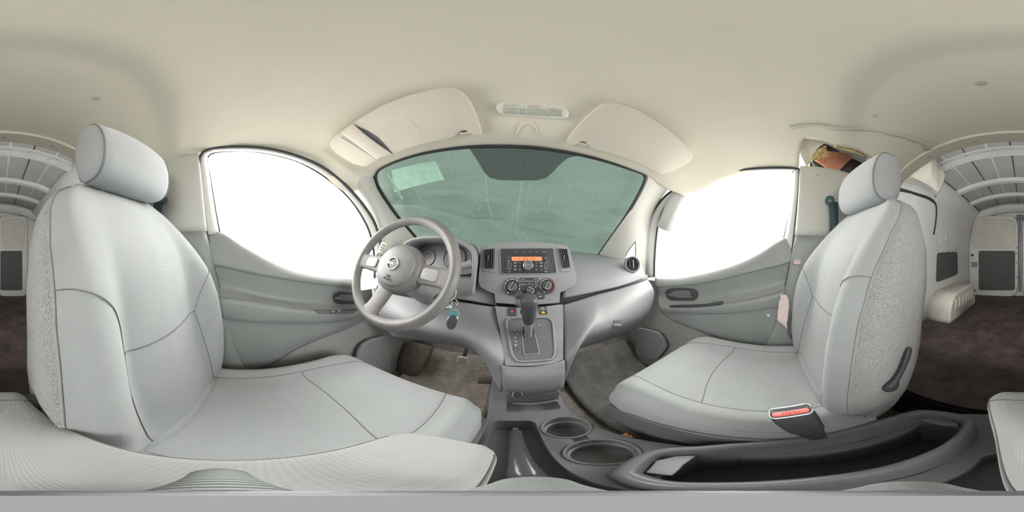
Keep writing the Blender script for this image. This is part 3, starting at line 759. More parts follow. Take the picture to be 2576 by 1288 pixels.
# reddish insulation board in the roof cavity
cav = MB().poly3([P(*p, x=.79) for p in ((2051,402),(2074,379),(2110,383),(2141,388),(2141,400),(2107,433),(2085,425))], (1, 0, 0), .01)
tag(obj('insulation_board', cav, mat('reddish brown board', (.50, .23, .15), .8, var=(12, .2))), 'reddish brown board exposed in the torn roof cavity', 'board')
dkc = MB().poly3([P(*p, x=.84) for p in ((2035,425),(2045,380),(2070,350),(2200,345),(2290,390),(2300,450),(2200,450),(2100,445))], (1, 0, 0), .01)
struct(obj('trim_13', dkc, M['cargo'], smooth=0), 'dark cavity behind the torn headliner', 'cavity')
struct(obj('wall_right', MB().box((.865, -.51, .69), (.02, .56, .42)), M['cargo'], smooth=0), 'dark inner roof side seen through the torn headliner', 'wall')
cb = MB().tube(spl([P(*p, x=.78) for p in ((2043,405),(2055,420),(2080,432),(2110,440))], 12), lambda t: .006+.006*math.sin(pi*t), 8)
tag(obj('wiring_sleeve', cb, mat('dark green sleeve', (.03, .07, .065), .5)), 'dark green sleeve below the torn roof cavity', 'sleeve')
# ---------------------------------------------------------------- seat belts
TE = mat('dark teal webbing', (.045, .085, .10), .7, bump=('weave', 1500, .4))
def belt(L):
    X = XL+.03 if L else XR-.045; s = 1 if L else -1
    gp_ = P(408, 503, x=X+.03) if L else P(2088, 503, x=X-.02)
    t = thing('seat_belt', 'dark seat belt hanging behind the driver seat' if L else 'dark teal seat belt beside the passenger headrest', 'seat belt', gp_)
    obj('guide', MB().lathe([(.02, -.012), (.023, 0), (.021, .008), (.012, .012), (.0001, .012)], frame(gp_, (s, .3, 0)), 20), mat('dark belt guide', (.04, .08, .09), .4), t)
    a = gp_+V((s*.008, -.015, -.01))
    pts = [a, a+V((0, -.004, -.12)), a+V((-s*.005, -.0, -.3)), a+V((-s*.005, .01, -.62))]
    g = [[p+V((0, -.022, 0)), p+V((s*.002, 0, 0)), p+V((0, .022, 0))] for p in spl(pts, 16)]
    obj('webbing', MB().grid(g), TE, t, smooth=180, solid=.002)
belt(True); belt(False)
# ================================================================ DASHBOARD
dash = thing('dashboard', 'charcoal and grey dashboard with radio, vents and glovebox', 'dashboard', (.07, .8, -.3))
O1 = V((0, .70, .05)); n1 = V((0, -.965, .261)).normalized()
O2 = V((0, .615, -.20)); n2 = V((0, -.673, .74)).normalized()
def f1(pts, d=0): return [PP(*p, O1+n1*d, n1) for p in pts]
def f2(pts, d=0): return [PP(*p, O2+n2*d, n2) for p in pts]
def y3(pts): return [P(a, b, y=c) for a, b, c in pts]
# upper dash, passenger side
up = patch([y3([(1425,636,.97),(1500,640,.93),(1550,644,.87),(1594,650,.79)]), y3([(1428,652,.83),(1500,657,.80),(1560,661,.74),(1608,660,.71)]),
            y3([(1430,672,.755),(1500,676,.735),(1560,674,.70),(1614,668,.68)]), y3([(1420,710,.69),(1500,706,.675),(1560,697,.66),(1620,684,.65)]), y3([(1413,751,.66),(1500,734,.65),(1560,720,.64),(1624,698,.64)])], 30, 30)
o_up = obj('upper_dash', MB().grid(up), M['dash'], dash, smooth=180, solid=.006, off=0)
bu = bvh(o_up)
decal_line('airbag_seam', [(1440,657),(1452,668),(1475,672),(1520,671),(1552,668),(1558,663),(1545,656)], bu, .0016, M['seam'], o_up)
# upper dash, driver side
ud = patch([y3([(975,650,.62),(1010,642,.75),(1060,636,.88),(1130,634,.95),(1225,636,.97)]), y3([(970,672,.60),(1010,675,.68),(1060,672,.74),(1130,670,.77),(1225,672,.76)]),
            y3([(960,695,.57),(1005,705,.63),(1060,712,.66),(1140,716,.67),(1235,716,.68)]), y3([(950,718,.55),(1000,735,.60),(1060,742,.62),(1150,752,.635),(1250,768,.645)])], 40, 24)
obj('upper_dash', MB().grid(ud), M['dash'], dash, smooth=180, solid=.006, off=0)
# recess groove between upper and lower dash
gr = MB()
gt = y3([(950,708,.575),(1000,725,.625),(1060,733,.65),(1150,738,.668),(1250,740,.675),(1330,740,.68),(1408,732,.675),(1460,728,.672),(1500,722,.672),(1560,708,.662),(1628,690,.66)])
gb_ = y3([(950,732,.56),(1000,752,.61),(1060,762,.632),(1150,770,.648),(1250,781,.66),(1330,782,.66),(1418,774,.66),(1500,750,.662),(1560,735,.652),(1632,712,.65)])
gr.grid([spl(gt, 60), spl(gb_, 60)]); obj('groove', gr, M['black'], dash, smooth=180, solid=.004, off=0)
# lower dash, both sides with the wings running down to the shift panel
tl_ = y3([(935,722,.53),(980,738,.575),(1060,754,.60),(1150,760,.615),(1245,773,.63)])
rt_ = y3([(1245,773,.63),(1252,800,.60),(1259,840,.54),(1266,880,.49),(1271,918,.455),(1266,950,.445),(1262,985,.44)])
bt_ = y3([(985,846,.52),(1012,850,.545),(1060,856,.555),(1110,863,.56),(1164,873,.555),(1197,884,.54),(1217,903,.52),(1234,935,.48),(1262,985,.44)])
lt_ = y3([(935,722,.53),(940,760,.50),(955,800,.49),(985,846,.52)])
def bulge(g, v):
    R, C = len(g), len(g[0])
    return [[p+V(v)*(sin(pi*i/(C-1))**.8*sin(pi*j/(R-1))) for i, p in enumerate(r)] for j, r in enumerate(g)]
lo = bulge(coons(tl_, bt_, lt_, rt_, 50, 30), (0, -.035, 0))
o_ll = obj('lower_dash', MB().grid(lo), M['dash_lo'], dash, smooth=180, solid=.006, off=0)
tr_ = y3([(1417,768,.63),(1500,743,.63),(1560,727,.625),(1628,704,.63)])
ll_ = y3([(1417,768,.63),(1418,800,.59),(1418,850,.53),(1417,905,.465),(1417,945,.45),(1414,985,.44)])
rr_ = y3([(1628,704,.63),(1640,722,.60),(1644,742,.595),(1634,782,.60),(1607,823,.63)])
br_ = y3([(1414,985,.44),(1421,935,.46),(1430,889,.52),(1447,879,.56),(1490,866,.59),(1540,850,.61),(1607,823,.63)])
lo2 = bulge(coons(tr_, br_, ll_, rr_, 60, 34), (0, -.045, .005))
o_lr = obj('lower_dash', MB().grid(lo2), M['dash_lo'], dash, smooth=180, solid=.006, off=0)
bl = bvh(o_lr); bll = bvh(o_ll)
gb2 = MB()
lid_px = [(1481,806),(1520,793),(1565,778),(1606,761),(1614,759),(1620,765),(1617,785),(1604,815)]
decal_line('panel_seam', [(1461,752),(1475,772),(1481,795),(1481,815),(1474,842),(1452,877)], bl, .0016, M['seam'], o_lr)
gl_ = decal_line('glovebox', lid_px, bl, .0018, M['seam'], dash)
# glovebox lid and latch
p0, nn = RC(1552, 812, bl, .002)
F = frame(p0, nn, (.32, 0, 1))
obj('latch_recess', MB().prism(rrect(.052, .026, .004), -.002, .0012, F, bev=.0008), M['dk'], gl_)
obj('latch_handle', MB().prism(rrect(.048, .010, .003), 0, .006, F@Matrix.Translation((0, -.009, .001)), bev=.002), M['dash_lo'], gl_)
# hood behind the lower panels so nothing shows through
# centre stack
bez = [(1211,620),(1240,614),(1274,610.5),(1330,608.5),(1386,611.5),(1426,619),(1433,628),(1441,660),(1448.5,692),(1450,706),(1446,717),(1430,727),(1410,736),(1408,762),(1330,768),(1246,762),(1243,739),(1222,731),(1208,722),(1203,708),(1204,690),(1208,650),(1209,630)]
st_ = MB(); A = f1(bez, .006); B = f1(bez, 0)
back = [p+V((0, .22, -.02)) for p in B]
cen = sum(A, V())/len(A); A2 = [p.lerp(cen, .012)+n1*.003 for p in A]
st_.rings([back, B, A, A2]); cs = obj('center_stack', st_, M['dash'], dash, smooth=35)
# radio recess and radio
rc_px = rnd([(1257,625),(1392,624),(1401,688),(1259,689.5)], .06)
obj('radio_frame', MB().tube(f1(rc_px+[rc_px[0]], .0095), .0028, 6), M['dash'], cs, smooth=180)
obj('radio_recess', MB().poly3(f1(rc_px, .0088), n1, .0008), M['black'], cs, smooth=0)
rd_px = [(1271,630),(1379,630.5),(1385,685.5),(1271.5,687)]
rd = obj('radio', MB().poly3(f1(rnd(rd_px, .02), .0095), n1, .004), mat('radio fascia', (.05, .05, .055), .3), dash, smooth=0, bevel=.001)
RF = .0137
def fl(name, x0, y0, x1, y1, mt, par, d=RF, t=.0008): return obj(name, MB().poly3(f1([(x0, y0), (x1, y0), (x1, y1), (x0, y1)], d), n1, t), mt, par, smooth=0)
fl('cd_slot', 1288, 639.5, 1366, 641.2, M['rubber'], rd)
disp = fl('display', 1287, 646, 1363, 656, mat('orange lcd', (.75, .27, .12), .4, emit=((.9, .25, .08), .35)), rd)
def F1(px, py, d=RF): return frame(PP(px, py, O1+n1*d, n1), n1)
DT = mat('dark lcd digits', (.30, .08, .04), .5)
text('digits', '6   107.9   9:23', .0115, F1(1325, 651.5, RF+.001), DT, rd)
bt = mat('radio button', (.085, .085, .09), .4)
for x in (1296, 1308): 
    for y in (661.5, 669.5, 678): fl('button', x-5 if x < 1300 else x-4, y-3.4, x+5 if x < 1300 else x+3.5, y+3.4, bt, rd, t=.0015)
for x in (1349, 1362):
    for y in (661.5, 669.5, 678): fl('button', x-4, y-3.4, x+4, y+3.4, bt, rd, t=.0015)
for (a, b_, t_) in ((1296,661.5,'SCAN'),(1296,669.5,'DISP'),(1296,678,'RPT'),(1307,661.5,'1'),(1307,669.5,'2'),(1307,678,'3'),(1349,661.5,'4'),(1349,669.5,'5'),(1349,678,'6'),(1361,661.5,'MENU'),(1361,669.5,'AUDIO'),(1279,657,'LOAD'),(1377,657,'AUX'),(1281,684,'CAT'),(1374,683.5,'TRACK')):
    text('button_text', t_, .005, F1(a, b_, RF+.0018), M['white'], rd, ext=.0001)
for (a, t_) in ((1299,'AM'),(1316,'FM'),(1333,'CD'),(1350,'AUX'),(1369,'MP3 WMA')): text('legend', t_, .0042, F1(a, 634, RF+.0005), M['white'], rd, ext=.0001)
for x, y in ((1281.5,664),(1374,664)):
    a = 1 if x < 1300 else -1
    fl('rocker', x-4.5, y-5, x+4.5, y+17, bt, rd, t=.002)
    fl('rocker_edge', x-5.5, y-3, x-4.8, y+14, M['silver'], rd, t=.0025); fl('rocker_edge', x+4.8, y-3, x+5.5, y+14, M['silver'], rd, t=.0025)
    for k, tt_ in ((0, '^'), (13, 'v')): text('rocker_mark', tt_, .006, F1(x, y+k-1, RF+.0025), M['white'], rd, ext=.0001)
fl('eject_button', 1275, 645, 1284, 654, bt, rd, t=.0015); fl('clock_button', 1369, 644, 1378, 654, bt, rd, t=.0015)
text('button_text', 'CLOCK', .004, F1(1373.5, 649, RF+.0018), M['white'], rd, ext=.0001)
K = F1(1328.3, 668, RF)
kn = obj('volume_knob', MB().lathe([(.0205, 0), (.0205, .008), (.019, .011), (.012, .011), (.0115, .009), (.0001, .009)], K, 40), M['dk'], rd, smooth=40)
obj('knob_ring', MB().tube([K@V((.0198*cos(a), .0198*sin(a), .0102)) for a in [2*pi*i/48 for i in range(49)]], .0012, 6), M['chrome'], kn, smooth=180)
obj('knob_ring', MB().tube([K@V((.0105*cos(a), .0105*sin(a), .0105)) for a in [2*pi*i/36 for i in range(37)]], .0009, 6), M['silver'], kn, smooth=180)
text('knob_text', 'PWR', .0055, K@Matrix.Translation((0, .001, .0095)), M['white'], kn, ext=.0001)
# rectangular vents
def vent(fr_px, in_px, nm='vent'):
    v = obj(nm, MB().poly3(f1(rnd(fr_px, .12), .0088), n1, .003), M['dash'], dash, smooth=30, bevel=.001)
    obj('vent_cavity', MB().poly3(f1(in_px, .0119), n1, .0006), M['rubber'], v, smooth=0)
    a, b_, c, d_ = f1(in_px, .0125)
    for i in range(5):
        t = (i+.5)/5; p = a.lerp(b_, t); q = d_.lerp(c, t); mid = (p+q)/2
        obj('slat', MB().grid([[p-V((.004, 0, 0)), q-V((.004, 0, 0))], [p+V((.0015, -.008, 0)), q+V((.0015, -.008, 0))]]), M['black'], v, smooth=0, solid=.0012)
    p = a.lerp(b_, .42).lerp(d_.lerp(c, .42), .5)
    obj('vent_tab', MB().box(p+n1*.008, (.005, .006, .022), bev=.0015), M['dk'], v)
vent([(1213.5,625),(1247,621),(1246,686),(1219,684),(1212.5,676)], [(1216.5,628),(1244,625),(1242,675),(1219.5,675)])
vent([(1398,620.5),(1428,623.5),(1438.5,672),(1436,682),(1411,684.5)], [(1402,625),(1427,626.5),(1434,672),(1414,674)])
# heater dials
def dial(px, py, r, ang, kind):
    Kd = F1(px, py, .008)
    d_ = obj('heater_dial', MB().lathe([(r, -.002), (r, .006), (r*.95, .009), (r*.72, .009), (r*.68, .005), (.0001, .005)], Kd, 44), M['black'], dash, smooth=40)
    obj('dial_ring', MB().tube([Kd@V((r*.985*cos(a), r*.985*sin(a), .0075)) for a in [2*pi*i/60 for i in range(61)]], .0009, 6), M['dk'], d_, smooth=180)
    kb = obj('dial_knob', MB().lathe([(r*.62, .004), (r*.60, .012), (r*.5, .016), (.0001, .016)], Kd, 36), M['dk'], d_, smooth=40)
    R = Kd@Matrix.Rotation(rad(ang), 4, 'Z')
    kg = obj('dial_grip', MB().prism(rrect(r*.42, r*1.15, r*.15), .012, .027, R, bev=.002), M['black'], kb)
    obj('grip_line', MB().box((-r*.17, 0, .0275), (.0012, r*1.0, .001), R).box((r*.17, -.0, .0275), (.0008, r*1.0, .001), R), M['white'], kg, smooth=0)
    obj('pointer_mark', MB().box((-.002, -r*.42, .028), (.0012, r*.16, .001), R).box((.002, -r*.42, .028), (.0012, r*.16, .001), R), M['white'], kg, smooth=0)
    def arc(a0, a1, mt, w=.0015, rr=.84):
        obj('dial_arc', MB().tube([Kd@V((r*rr*cos(rad(a)), r*rr*sin(rad(a)), .0092)) for a in [a0+(a1-a0)*i/14 for i in range(15)]], w, 5), mt, d_, smooth=180)
    if kind == 'mode':
        for a0, a1 in ((62, 82), (105, 140), (168, 220)): arc(a0, a1, M['white'], .0011)
        for a, mm in ((92, 'white'), (48, 'white'), (25, 'red'), (-18, 'white'), (155, 'white'), (235, 'white'), (-50, 'orange')):
            obj('dial_symbol', MB().lathe([(.0028, 0), (.0028, .0012), (.0001, .0012)], Kd@Matrix.Translation((r*.84*cos(rad(a)), r*.84*sin(rad(a)), .009)), 10), M[mm], d_)
        arc(-5, 12, M['white'], .0011); arc(-38, -26, M['white'], .0011)
    elif kind == 'temp':
        arc(-60, -8, M['red']); arc(0, 40, M['red']); arc(46, 78, M['red']); arc(105, 250, mat('pale blue arc', (.25, .31, .38), .5), .0028, .84)
        obj('dial_symbol', MB().lathe([(.0024, 0), (.0024, .0012), (.0001, .0012)], Kd@Matrix.Translation((0, r*.84, .009)), 10), M['white'], d_)
    else:
        for a, t_ in ((125, '1'), (95, '2'), (65, '3'), (30, '4'), (165, '0')):
            text('dial_number', t_, .010, Kd@Matrix.Translation((r*.80*cos(rad(a)), r*.80*sin(rad(a)), .0093)), M['white'], d_, ext=.0002)
    return d_
dial(1288.5, 721.3, .0345, -35, 'mode'); dial(1375.6, 719.5, .0330, -32, 'temp'); dial(1333, 730.5, .0300, 58, 'fan')
sl = obj('recirculation_slider', MB().poly3(f1(rnd([(1307,698.5),(1354,698.5),(1354,705.5),(1307,705.5)], .12), .009), n1, .002), M['black'], dash, smooth=30)
obj('slider_slot', MB().poly3(f1([(1310,709),(1352,708.5),(1352,712),(1310,712.5)], .009), n1, .0015), M['rubber'], sl, smooth=0)
obj('slider_tab', MB().poly3(f1([(1343,707.5),(1353,707.5),(1353,713),(1343,713)], .0105), n1, .006), M['dk'], sl, smooth=0, bevel=.001)
text('slider_text', 'o<=>', .007, F1(1315.5, 702, .0112), M['white'], sl); text('slider_text', '<=>o', .007, F1(1346, 702, .0112), M['white'], sl)
def btn(x0, y0, x1, y1, body, par):
    b_ = obj('button', MB().poly3(f1(rnd([(x0, y0), (x1, y0), (x1, y1), (x0, y1)], .15), .008), n1, .007), M['black'], par, smooth=30, bevel=.0012)
    if body: text('button_text', body, .0095, F1((x0+x1)/2-.8, (y0+y1)/2, .0153), M['white'], b_)
    return b_
btn(1352, 741, 1369.5, 751, 'A/C', dash); btn(1299, 743, 1316, 752, '', dash)
for q in ([(1243,739),(1244,762)], [(1409,736),(1408,761)]): obj('stack_seam', MB().tube(f1(q, .008), .0012, 6), M['rubber'], cs, smooth=180)
# shift panel
sp_px = [(1245,770),(1330,775),(1408,766),(1416,766),(1417,830),(1417,904),(1395,913),(1339,920),(1300,920),(1271,919),(1266,880),(1257,830)]
A = f2(sp_px, 0); shp = obj('shift_panel', MB().rings([[p+V((0, .05, -.05)) for p in A], A]), M['dash'], dash, smooth=20)
su = rnd([(1272,808),(1283,800),(1377,799),(1390,810),(1397,888),(1388,905),(1303,911),(1287,892)], .25)
obj('shift_surround', MB().tube(f2(su+[su[0]], .002), .0042, 8), M['dash'], shp, smooth=180)
su2 = [(lerp(p[0], 1334, .055), lerp(p[1], 856, .055)) for p in su]
obj('shift_plate', MB().poly3(f2(su2, .0005), n2, .001), M['dk'], shp, smooth=0)
gs = rnd([(1311,819),(1340,817),(1357,889),(1318,893)], .12)
obj('gate_frame', MB().tube(f2(gs+[gs[0]], .002), .0022, 8), M['dash'], shp, smooth=180)
gs2 = [(lerp(p[0], 1333, .12), lerp(p[1], 856, .08)) for p in gs]
obj('gate_slot', MB().poly3(f2(gs2, .002), n2, .0008), mat('shift gate shutter', (.10, .10, .115), .4), shp, smooth=0)
obj('gate_opening', MB().poly3(f2(rnd([(1313,820),(1342,818),(1347,840),(1332,846),(1318,842)], .25), .003), n2, .0008), M['rubber'], shp, smooth=0)
def F2(px, py, d=0): return frame(PP(px, py, O2+n2*d, n2), n2)
WD = mat('white dot', (.75, .75, .7), .5)
for (x, y, c) in ((1295,833,'P'),(1297,850,'R'),(1297.3,859.8,'N'),(1297.8,869.3,'D'),(1298.3,878.7,'L')):
    k = F2(x, y, .0015); g_ = obj('gear_mark', MB().lathe([(.0055, 0), (.0055, .001), (.0001, .001)], k, 20), M['rubber'], shp)
    text('letter', c, .0105, k@Matrix.Translation((0, 0, .0012)), WD, g_, bold=.0003)
    obj('gear_dot', MB().lathe([(.0012, 0), (.0012, .001), (.0001, .001)], F2(x+9, y, .0015), 10), M['rubber'], g_)
obj('shift_lock', MB().lathe([(.0055, 0), (.0055, .0012), (.0045, .0015), (.0001, .0015)], F2(1356, 818, .0015), 20), M['dash'], shp)
text('shift_lock_text', 'SHIFT LOCK', .006, F2(1359, 826, .0016), M['dash'], shp)
hzb = obj('hazard_button', MB().poly3(f2(rnd([(1278,774),(1299,775),(1299.5,794.5),(1279,794.5)], .12), .001), n2, .004), M['black'], dash, smooth=30, bevel=.001)
obj('hazard_triangle', MB().poly3(f2([(1288.3,778.5),(1293,785.5),(1283.7,785.5)], .0055), n2, .0006), M["red"], hzb, smooth=0)
text('hazard_dots', '. . .', .010, F2(1288.5, 788.5, .0056), M["white"], hzb)
ab = obj('airbag_lamp', MB().poly3(f2(rnd([(1355,771.5),(1373,771.5),(1377.5,790),(1360,791)], .08), .001), n2, .004), M['black'], dash, smooth=30, bevel=.001)
text('airbag_text', 'PASS\nAIR BAG', .0065, F2(1365, 776.5, .0056), M['white'], ab)
obj('airbag_symbol', MB().lathe([(.0055, 0), (.005, .0006), (.0001, .0006)], F2(1366, 786, .0052), 9).poly3(f2([(1364,784),(1370,785),(1371,789),(1366,788)], .0055), n2, .0006), mat('amber lamp', (.95, .42, .05), .4, emit=((1, .35, .02), .4)), ab, smooth=0)
# drop-down box door
bd = patch([y3([(1262,918,.452),(1300,922,.452),(1339,921,.452),(1380,915,.452),(1419,906,.452)]), y3([(1264,945,.436),(1300,950,.43),(1339,950,.43),(1380,946,.43),(1419,938,.438)]),
            y3([(1266,970,.435),(1300,975,.428),(1339,976,.428),(1380,972,.428),(1415,962,.436)]), y3([(1271,981,.442),(1300,985,.437),(1339,986,.437),(1380,983,.437),(1411,974,.443)])], 20, 14)
o_bd = obj('storage_door', MB().grid(bd), M['dash_lo'], dash, smooth=180, solid=.012, off=0)
bb = bvh(o_bd)
decal_line('scratch', [(1290,957),(1302,960),(1318,957),(1335,950),(1352,939)], bb, .0004, M['white'], o_bd)
# power outlet panel below the door
pp = patch([y3([(1272,984,.455),(1339,989,.46),(1408,978,.46)]), y3([(1282,1010,.455),(1339,1013,.46),(1404,1003,.46)]), y3([(1290,1014,.45),(1339,1016,.45),(1402,1008,.45)])], 12, 6)
o_pp = obj('outlet_panel', MB().grid(pp), M['dk'], dash, smooth=180, solid=.01, off=0)
k = frame(P(1301, 992, y=.43), (0, -1, .6))
obj('power_outlet', MB().lathe([(.014, -.004), (.014, .004), (.0115, .005), (.0105, 0), (.0001, -.001)], k, 24), M['chrome'], o_pp, smooth=50)
obj('outlet_hole', MB().lathe([(.0105, 0), (.0105, .0028), (.0001, .0028)], k, 20), M['rubber'], o_pp)
# round side vent on the passenger end
c = P(1591, 665, y=.665); nv_ = V((-.35, -.93, .15)).normalized(); k = frame(c, nv_)
rv = obj('round_vent', MB().lathe([(.046, -.02), (.045, .006), (.041, .010), (.037, .006), (.036, -.012), (.0001, -.013)], k, 40), M['dash_lo'], dash, smooth=50)
obj('vent_cavity', MB().lathe([(.0355, -.012), (.0355, -.011), (.0001, -.011)], k, 30), M['rubber'], rv)
for x in (-.018, -.006, .006, .018):
    h = (.034**2-x*x)**.5; obj('slat', MB().box((x, 0, -.004), (.0016, 2*h, .014), k, rot=(0, .5, 0)), M['black'], rv, smooth=0)
obj('vent_bar', MB().box((.004, 0, .003), (.008, .05, .003), k, bev=.001), M['dk'], rv)
# instrument hood and cluster
arch = [(1008,640),(1008,624),(1016,612),(1030,603),(1056,596),(1098,593),(1130,596),(1158,605),(1180,618),(1193,636),(1196,658),(1194,690),(1190,745)]
fr_ = spl(y3([(a, b_, .61) for a, b_ in arch]), 50); bk = [V((p.x*.9-.03, .86, p.z*.85-.02)) for p in fr_]; md = [V((p.x*.97-.01, .70, p.z*.99+.004)) for p in fr_]
inner_ = [p+V((-.31-p.x, 0, -.02-p.z)).normalized()*.012+V((0, .004, 0)) for p in fr_]; in2 = [p+V((-.31-p.x, 0, -.02-p.z)).normalized()*.03+V((0, .09, 0)) for p in fr_]
hood = obj('instrument_hood', MB().grid([bk, md, fr_, [(a+b_)/2+V((0, -.005, 0)) for a, b_ in zip(fr_, inner_)], inner_, in2]), M['dash'], dash, smooth=180, solid=.003, off=0)
gc = MB(); gf = V((-.32, .705, -.01)); ng = V((0, -.94, .34)).normalized(); k = frame(gf, ng)
ic = obj('instrument_cluster', MB().prism(rrect(.34, .15, .05), -.01, 0, k), M['dk'], dash)
for x, r in ((-.085, .045), (.06, .055)):
    g_ = obj('gauge', MB().lathe([(r, 0), (r, .006), (r*.94, .006), (r*.93, .002), (.0001, .002)], k@Matrix.Translation((x, 0, 0)), 40), mat('gauge face', (.10, .10, .11), .35), ic, smooth=40)
    tk = MB()
    for i in range(25):
        a = rad(225-270*i/24); L_ = .010 if i % 2 == 0 else .006
        tk.box((x+(r*.9-L_/2)*cos(a), (r*.9-L_/2)*sin(a), .0026), (L_, .0009, .0006), k, rot=(0, 0, a))
    obj('gauge_ticks', tk, M['white'], g_, smooth=0)
    obj('needle', MB().box((x-.012, -.012, .004), (.045, .0016, .001), k, rot=(0, 0, rad(45))), M['orange'], g_, smooth=0)
# ================================================================ STEERING WHEEL
psi = rad(6); tl_a = rad(25)
nW = V((0, -cos(tl_a), sin(tl_a))); nW = Matrix.Rotation(psi, 3, 'Z')@nW
CW = V((-.325, .388, -.036)); sw = thing('steering_wheel', 'worn grey three spoke steering wheel with round airbag cover', 'steering wheel', CW)
KW = frame(CW, nW)@Matrix.Rotation(rad(-14), 4, 'Z')
RW = .177
def wp(a, r, h=0): return KW@V((r*cos(rad(a)), r*sin(rad(a)), h))
mb = MB(); g = []
for i in range(96):
    a = 2*pi*i/96; ring = []
    for j in range(16):
        b_ = 2*pi*j/16; rr = .0165*(1+.06*cos(4*b_)); ring.append(KW@V(((RW+rr*cos(b_))*cos(a), (RW+rr*cos(b_))*sin(a), rr*1.05*sin(b_))))
    g.append(ring)
mb.grid(g, closeu=True, closev=True); obj('rim', mb, M['wheel'], sw, smooth=180)
def spoke(a, w0, w1, r0=.05, r1=.182, h0=-.004, h1=.004):
    ca, sa = cos(rad(a)), sin(rad(a)); g = []
    for i in range(13):
        t = i/12; r = lerp(r0, r1, t); w = lerp(w0, w1, t)*(1+.45*sm(.7, 1, t)+.1*(1-t)); h = lerp(h0, h1, t)-.006*sin(pi*t); ring = []
        for j in range(16):
            b_ = 2*pi*j/16; u = w*(abs(cos(b_))**.6)*(1 if cos(b_) > 0 else -1); v = .011*(abs(sin(b_))**.6)*(1 if sin(b_) > 0 else -1)
            ring.append(KW@V((r*ca-u*sa, r*sa+u*ca, h+v)))
        g.append(ring)
    return MB().rings(g)
for a in (4, 187): obj('spoke', spoke(a, .030, .026), M['wheel'], sw, smooth=180)
obj('spoke', spoke(262, .026, .024), M['wheel'], sw, smooth=180)
SS = mat('satin spoke insert', (.40, .39, .40), .35)
for a in (4, 187):
    k = KW@Matrix.Rotation(rad(a), 4, 'Z')@Matrix.Translation((.112, 0, 0)); obj('spoke_insert', MB().prism(rrect(.05, .034, .010), .002, .0085, k, bev=.002), SS, sw)
hb = obj('hub_cover', MB().lathe([(.045, -.07), (.074, -.045), (.083, -.012), (.078, .006), (.066, .016), (.0001, .016)], KW@Matrix.Diagonal((1.05, 1, 1, 1)), 48), M['wheel'], sw, smooth=50)
ap = obj('airbag_cover', MB().lathe([(.068, .012), (.066, .019), (.060, .0235), (.045, .028), (.025, .031), (.0001, .032)], KW, 48), mat('airbag cover plastic', (.22, .22, .225), .5, bump=('noise', 700, .3, .0008)), sw, smooth=180)
eb = obj('emblem', MB().tube([KW@V((.019*cos(a), .019*sin(a), .0335)) for a in [2*pi*i/40 for i in range(41)]], .0022, 8), M['chrome'], ap, smooth=180)
obj('emblem_bar', MB().box((0, 0, .034), (.046, .008, .003), KW, bev=.001), M['chrome'], eb)
text('emblem_text', 'NISSAN', .0072, KW@Matrix.Translation((0, 0, .0358)), M['dk'], eb, bold=.0002)
AT = mat('embossed airbag letters', (.13, .13, .135), .5)
text('airbag_text', 'SRS\nAIRBAG', .0095, KW@Matrix.Translation((.003, -.043, .0292))@Matrix.Rotation(.27, 4, 'X'), AT, ap, ext=.0008)
obj('horn_mark', MB().box((.043, .012, .0275), (.012, .0015, .001), KW).box((.043, .015, .0275), (.006, .0015, .001), KW), AT, ap, smooth=0)
# column shroud, stalks, ignition
sc_ = thing('steering_column', 'dark steering column shroud with stalks behind the wheel', 'steering column', CW+V((0, .12, -.03)))
ax = -nW; c0 = CW+ax*.05; c1 = CW+ax*.26
g = []
for i in range(9):
    t = i/8; p = c0.lerp(c1, t)+V((0, 0, -.008)); w = lerp(.055, .072, t); h = lerp(.05, .062, t); up_ = KW.to_3x3()@V((0, 1, 0)); rt = V((1, 0, 0)); up_ = ax.cross(V((1, 0, 0))).normalized()*-1
    g.append([p+rt*(w*cos(a))+up_*(h*(abs(sin(a))**.8)*(1 if sin(a) > 0 else -1)) for a in [2*pi*k/24 for k in range(24)]])
obj('column_shroud', MB().rings(g), M['dash'], sc_, smooth=180)
e1 = P(1186, 664, y=.50); s0 = CW+ax*.09+V((.03, 0, 0))
wpst = obj('wiper_stalk', MB().tube([s0, s0.lerp(e1, .55), e1.lerp(s0, .22)], .0075, 10).tube([e1.lerp(s0, .24), e1.lerp(s0, .05), e1], lambda t: .0115+.002*t, 14), M['dash'], sc_, smooth=60)
obj('stalk_ring', MB().tube([e1.lerp(s0, .30), e1.lerp(s0, .26)], .0122, 14), M['silver'], wpst, smooth=60)
e2 = V((-.545, .50, .0)); s2 = CW+ax*.09+V((-.03, 0, 0))
obj('turn_stalk', MB().tube([s2, s2.lerp(e2, .5), e2], .0085, 10), M['dash'], sc_, smooth=60)
ig = P(1122, 760, y=.47); nI = V((.75, -.6, .1)).normalized(); kI = frame(ig, nI)
igo = obj('ignition_switch', MB().lathe([(.024, -.05), (.024, .0), (.020, .006), (.013, .008), (.012, .004), (.0001, .004)], kI, 28), M['dash'], sc_, smooth=50)
obj('ignition_ring', MB().tube([kI@V((.0165*cos(a), .0165*sin(a), .008)) for a in [2*pi*i/30 for i in range(31)]], .002, 6), M['silver'], igo, smooth=180)
ky = thing('key_bunch', 'key ring with dark oval fob and teal tag hanging from the ignition', 'keys', P(1135, 828, y=.42))
kp = P(1132, 745, y=.455)
obj('key', MB().tube([ig+nI*.004, ig+nI*.02], .004, 6).box(P(1133, 747, y=.455), (.006, .026, .028), bev=.004), M['black'], ky)
def ring(c, r, n, w=.0011, up=(0, 0, 1)):
    k = frame(c, n, up); return MB().tube([k@V((r*cos(a), r*sin(a), 0)) for a in [2*pi*i/30 for i in range(31)]], w, 6)
obj('key_ring', ring(P(1140, 763, y=.435), .013, (.5, -.8, .1)), M['chrome'], ky, smooth=180)
obj('key_ring', ring(P(1137, 776, y=.43), .008, (.9, -.3, .1)), M['chrome'], ky, smooth=180)
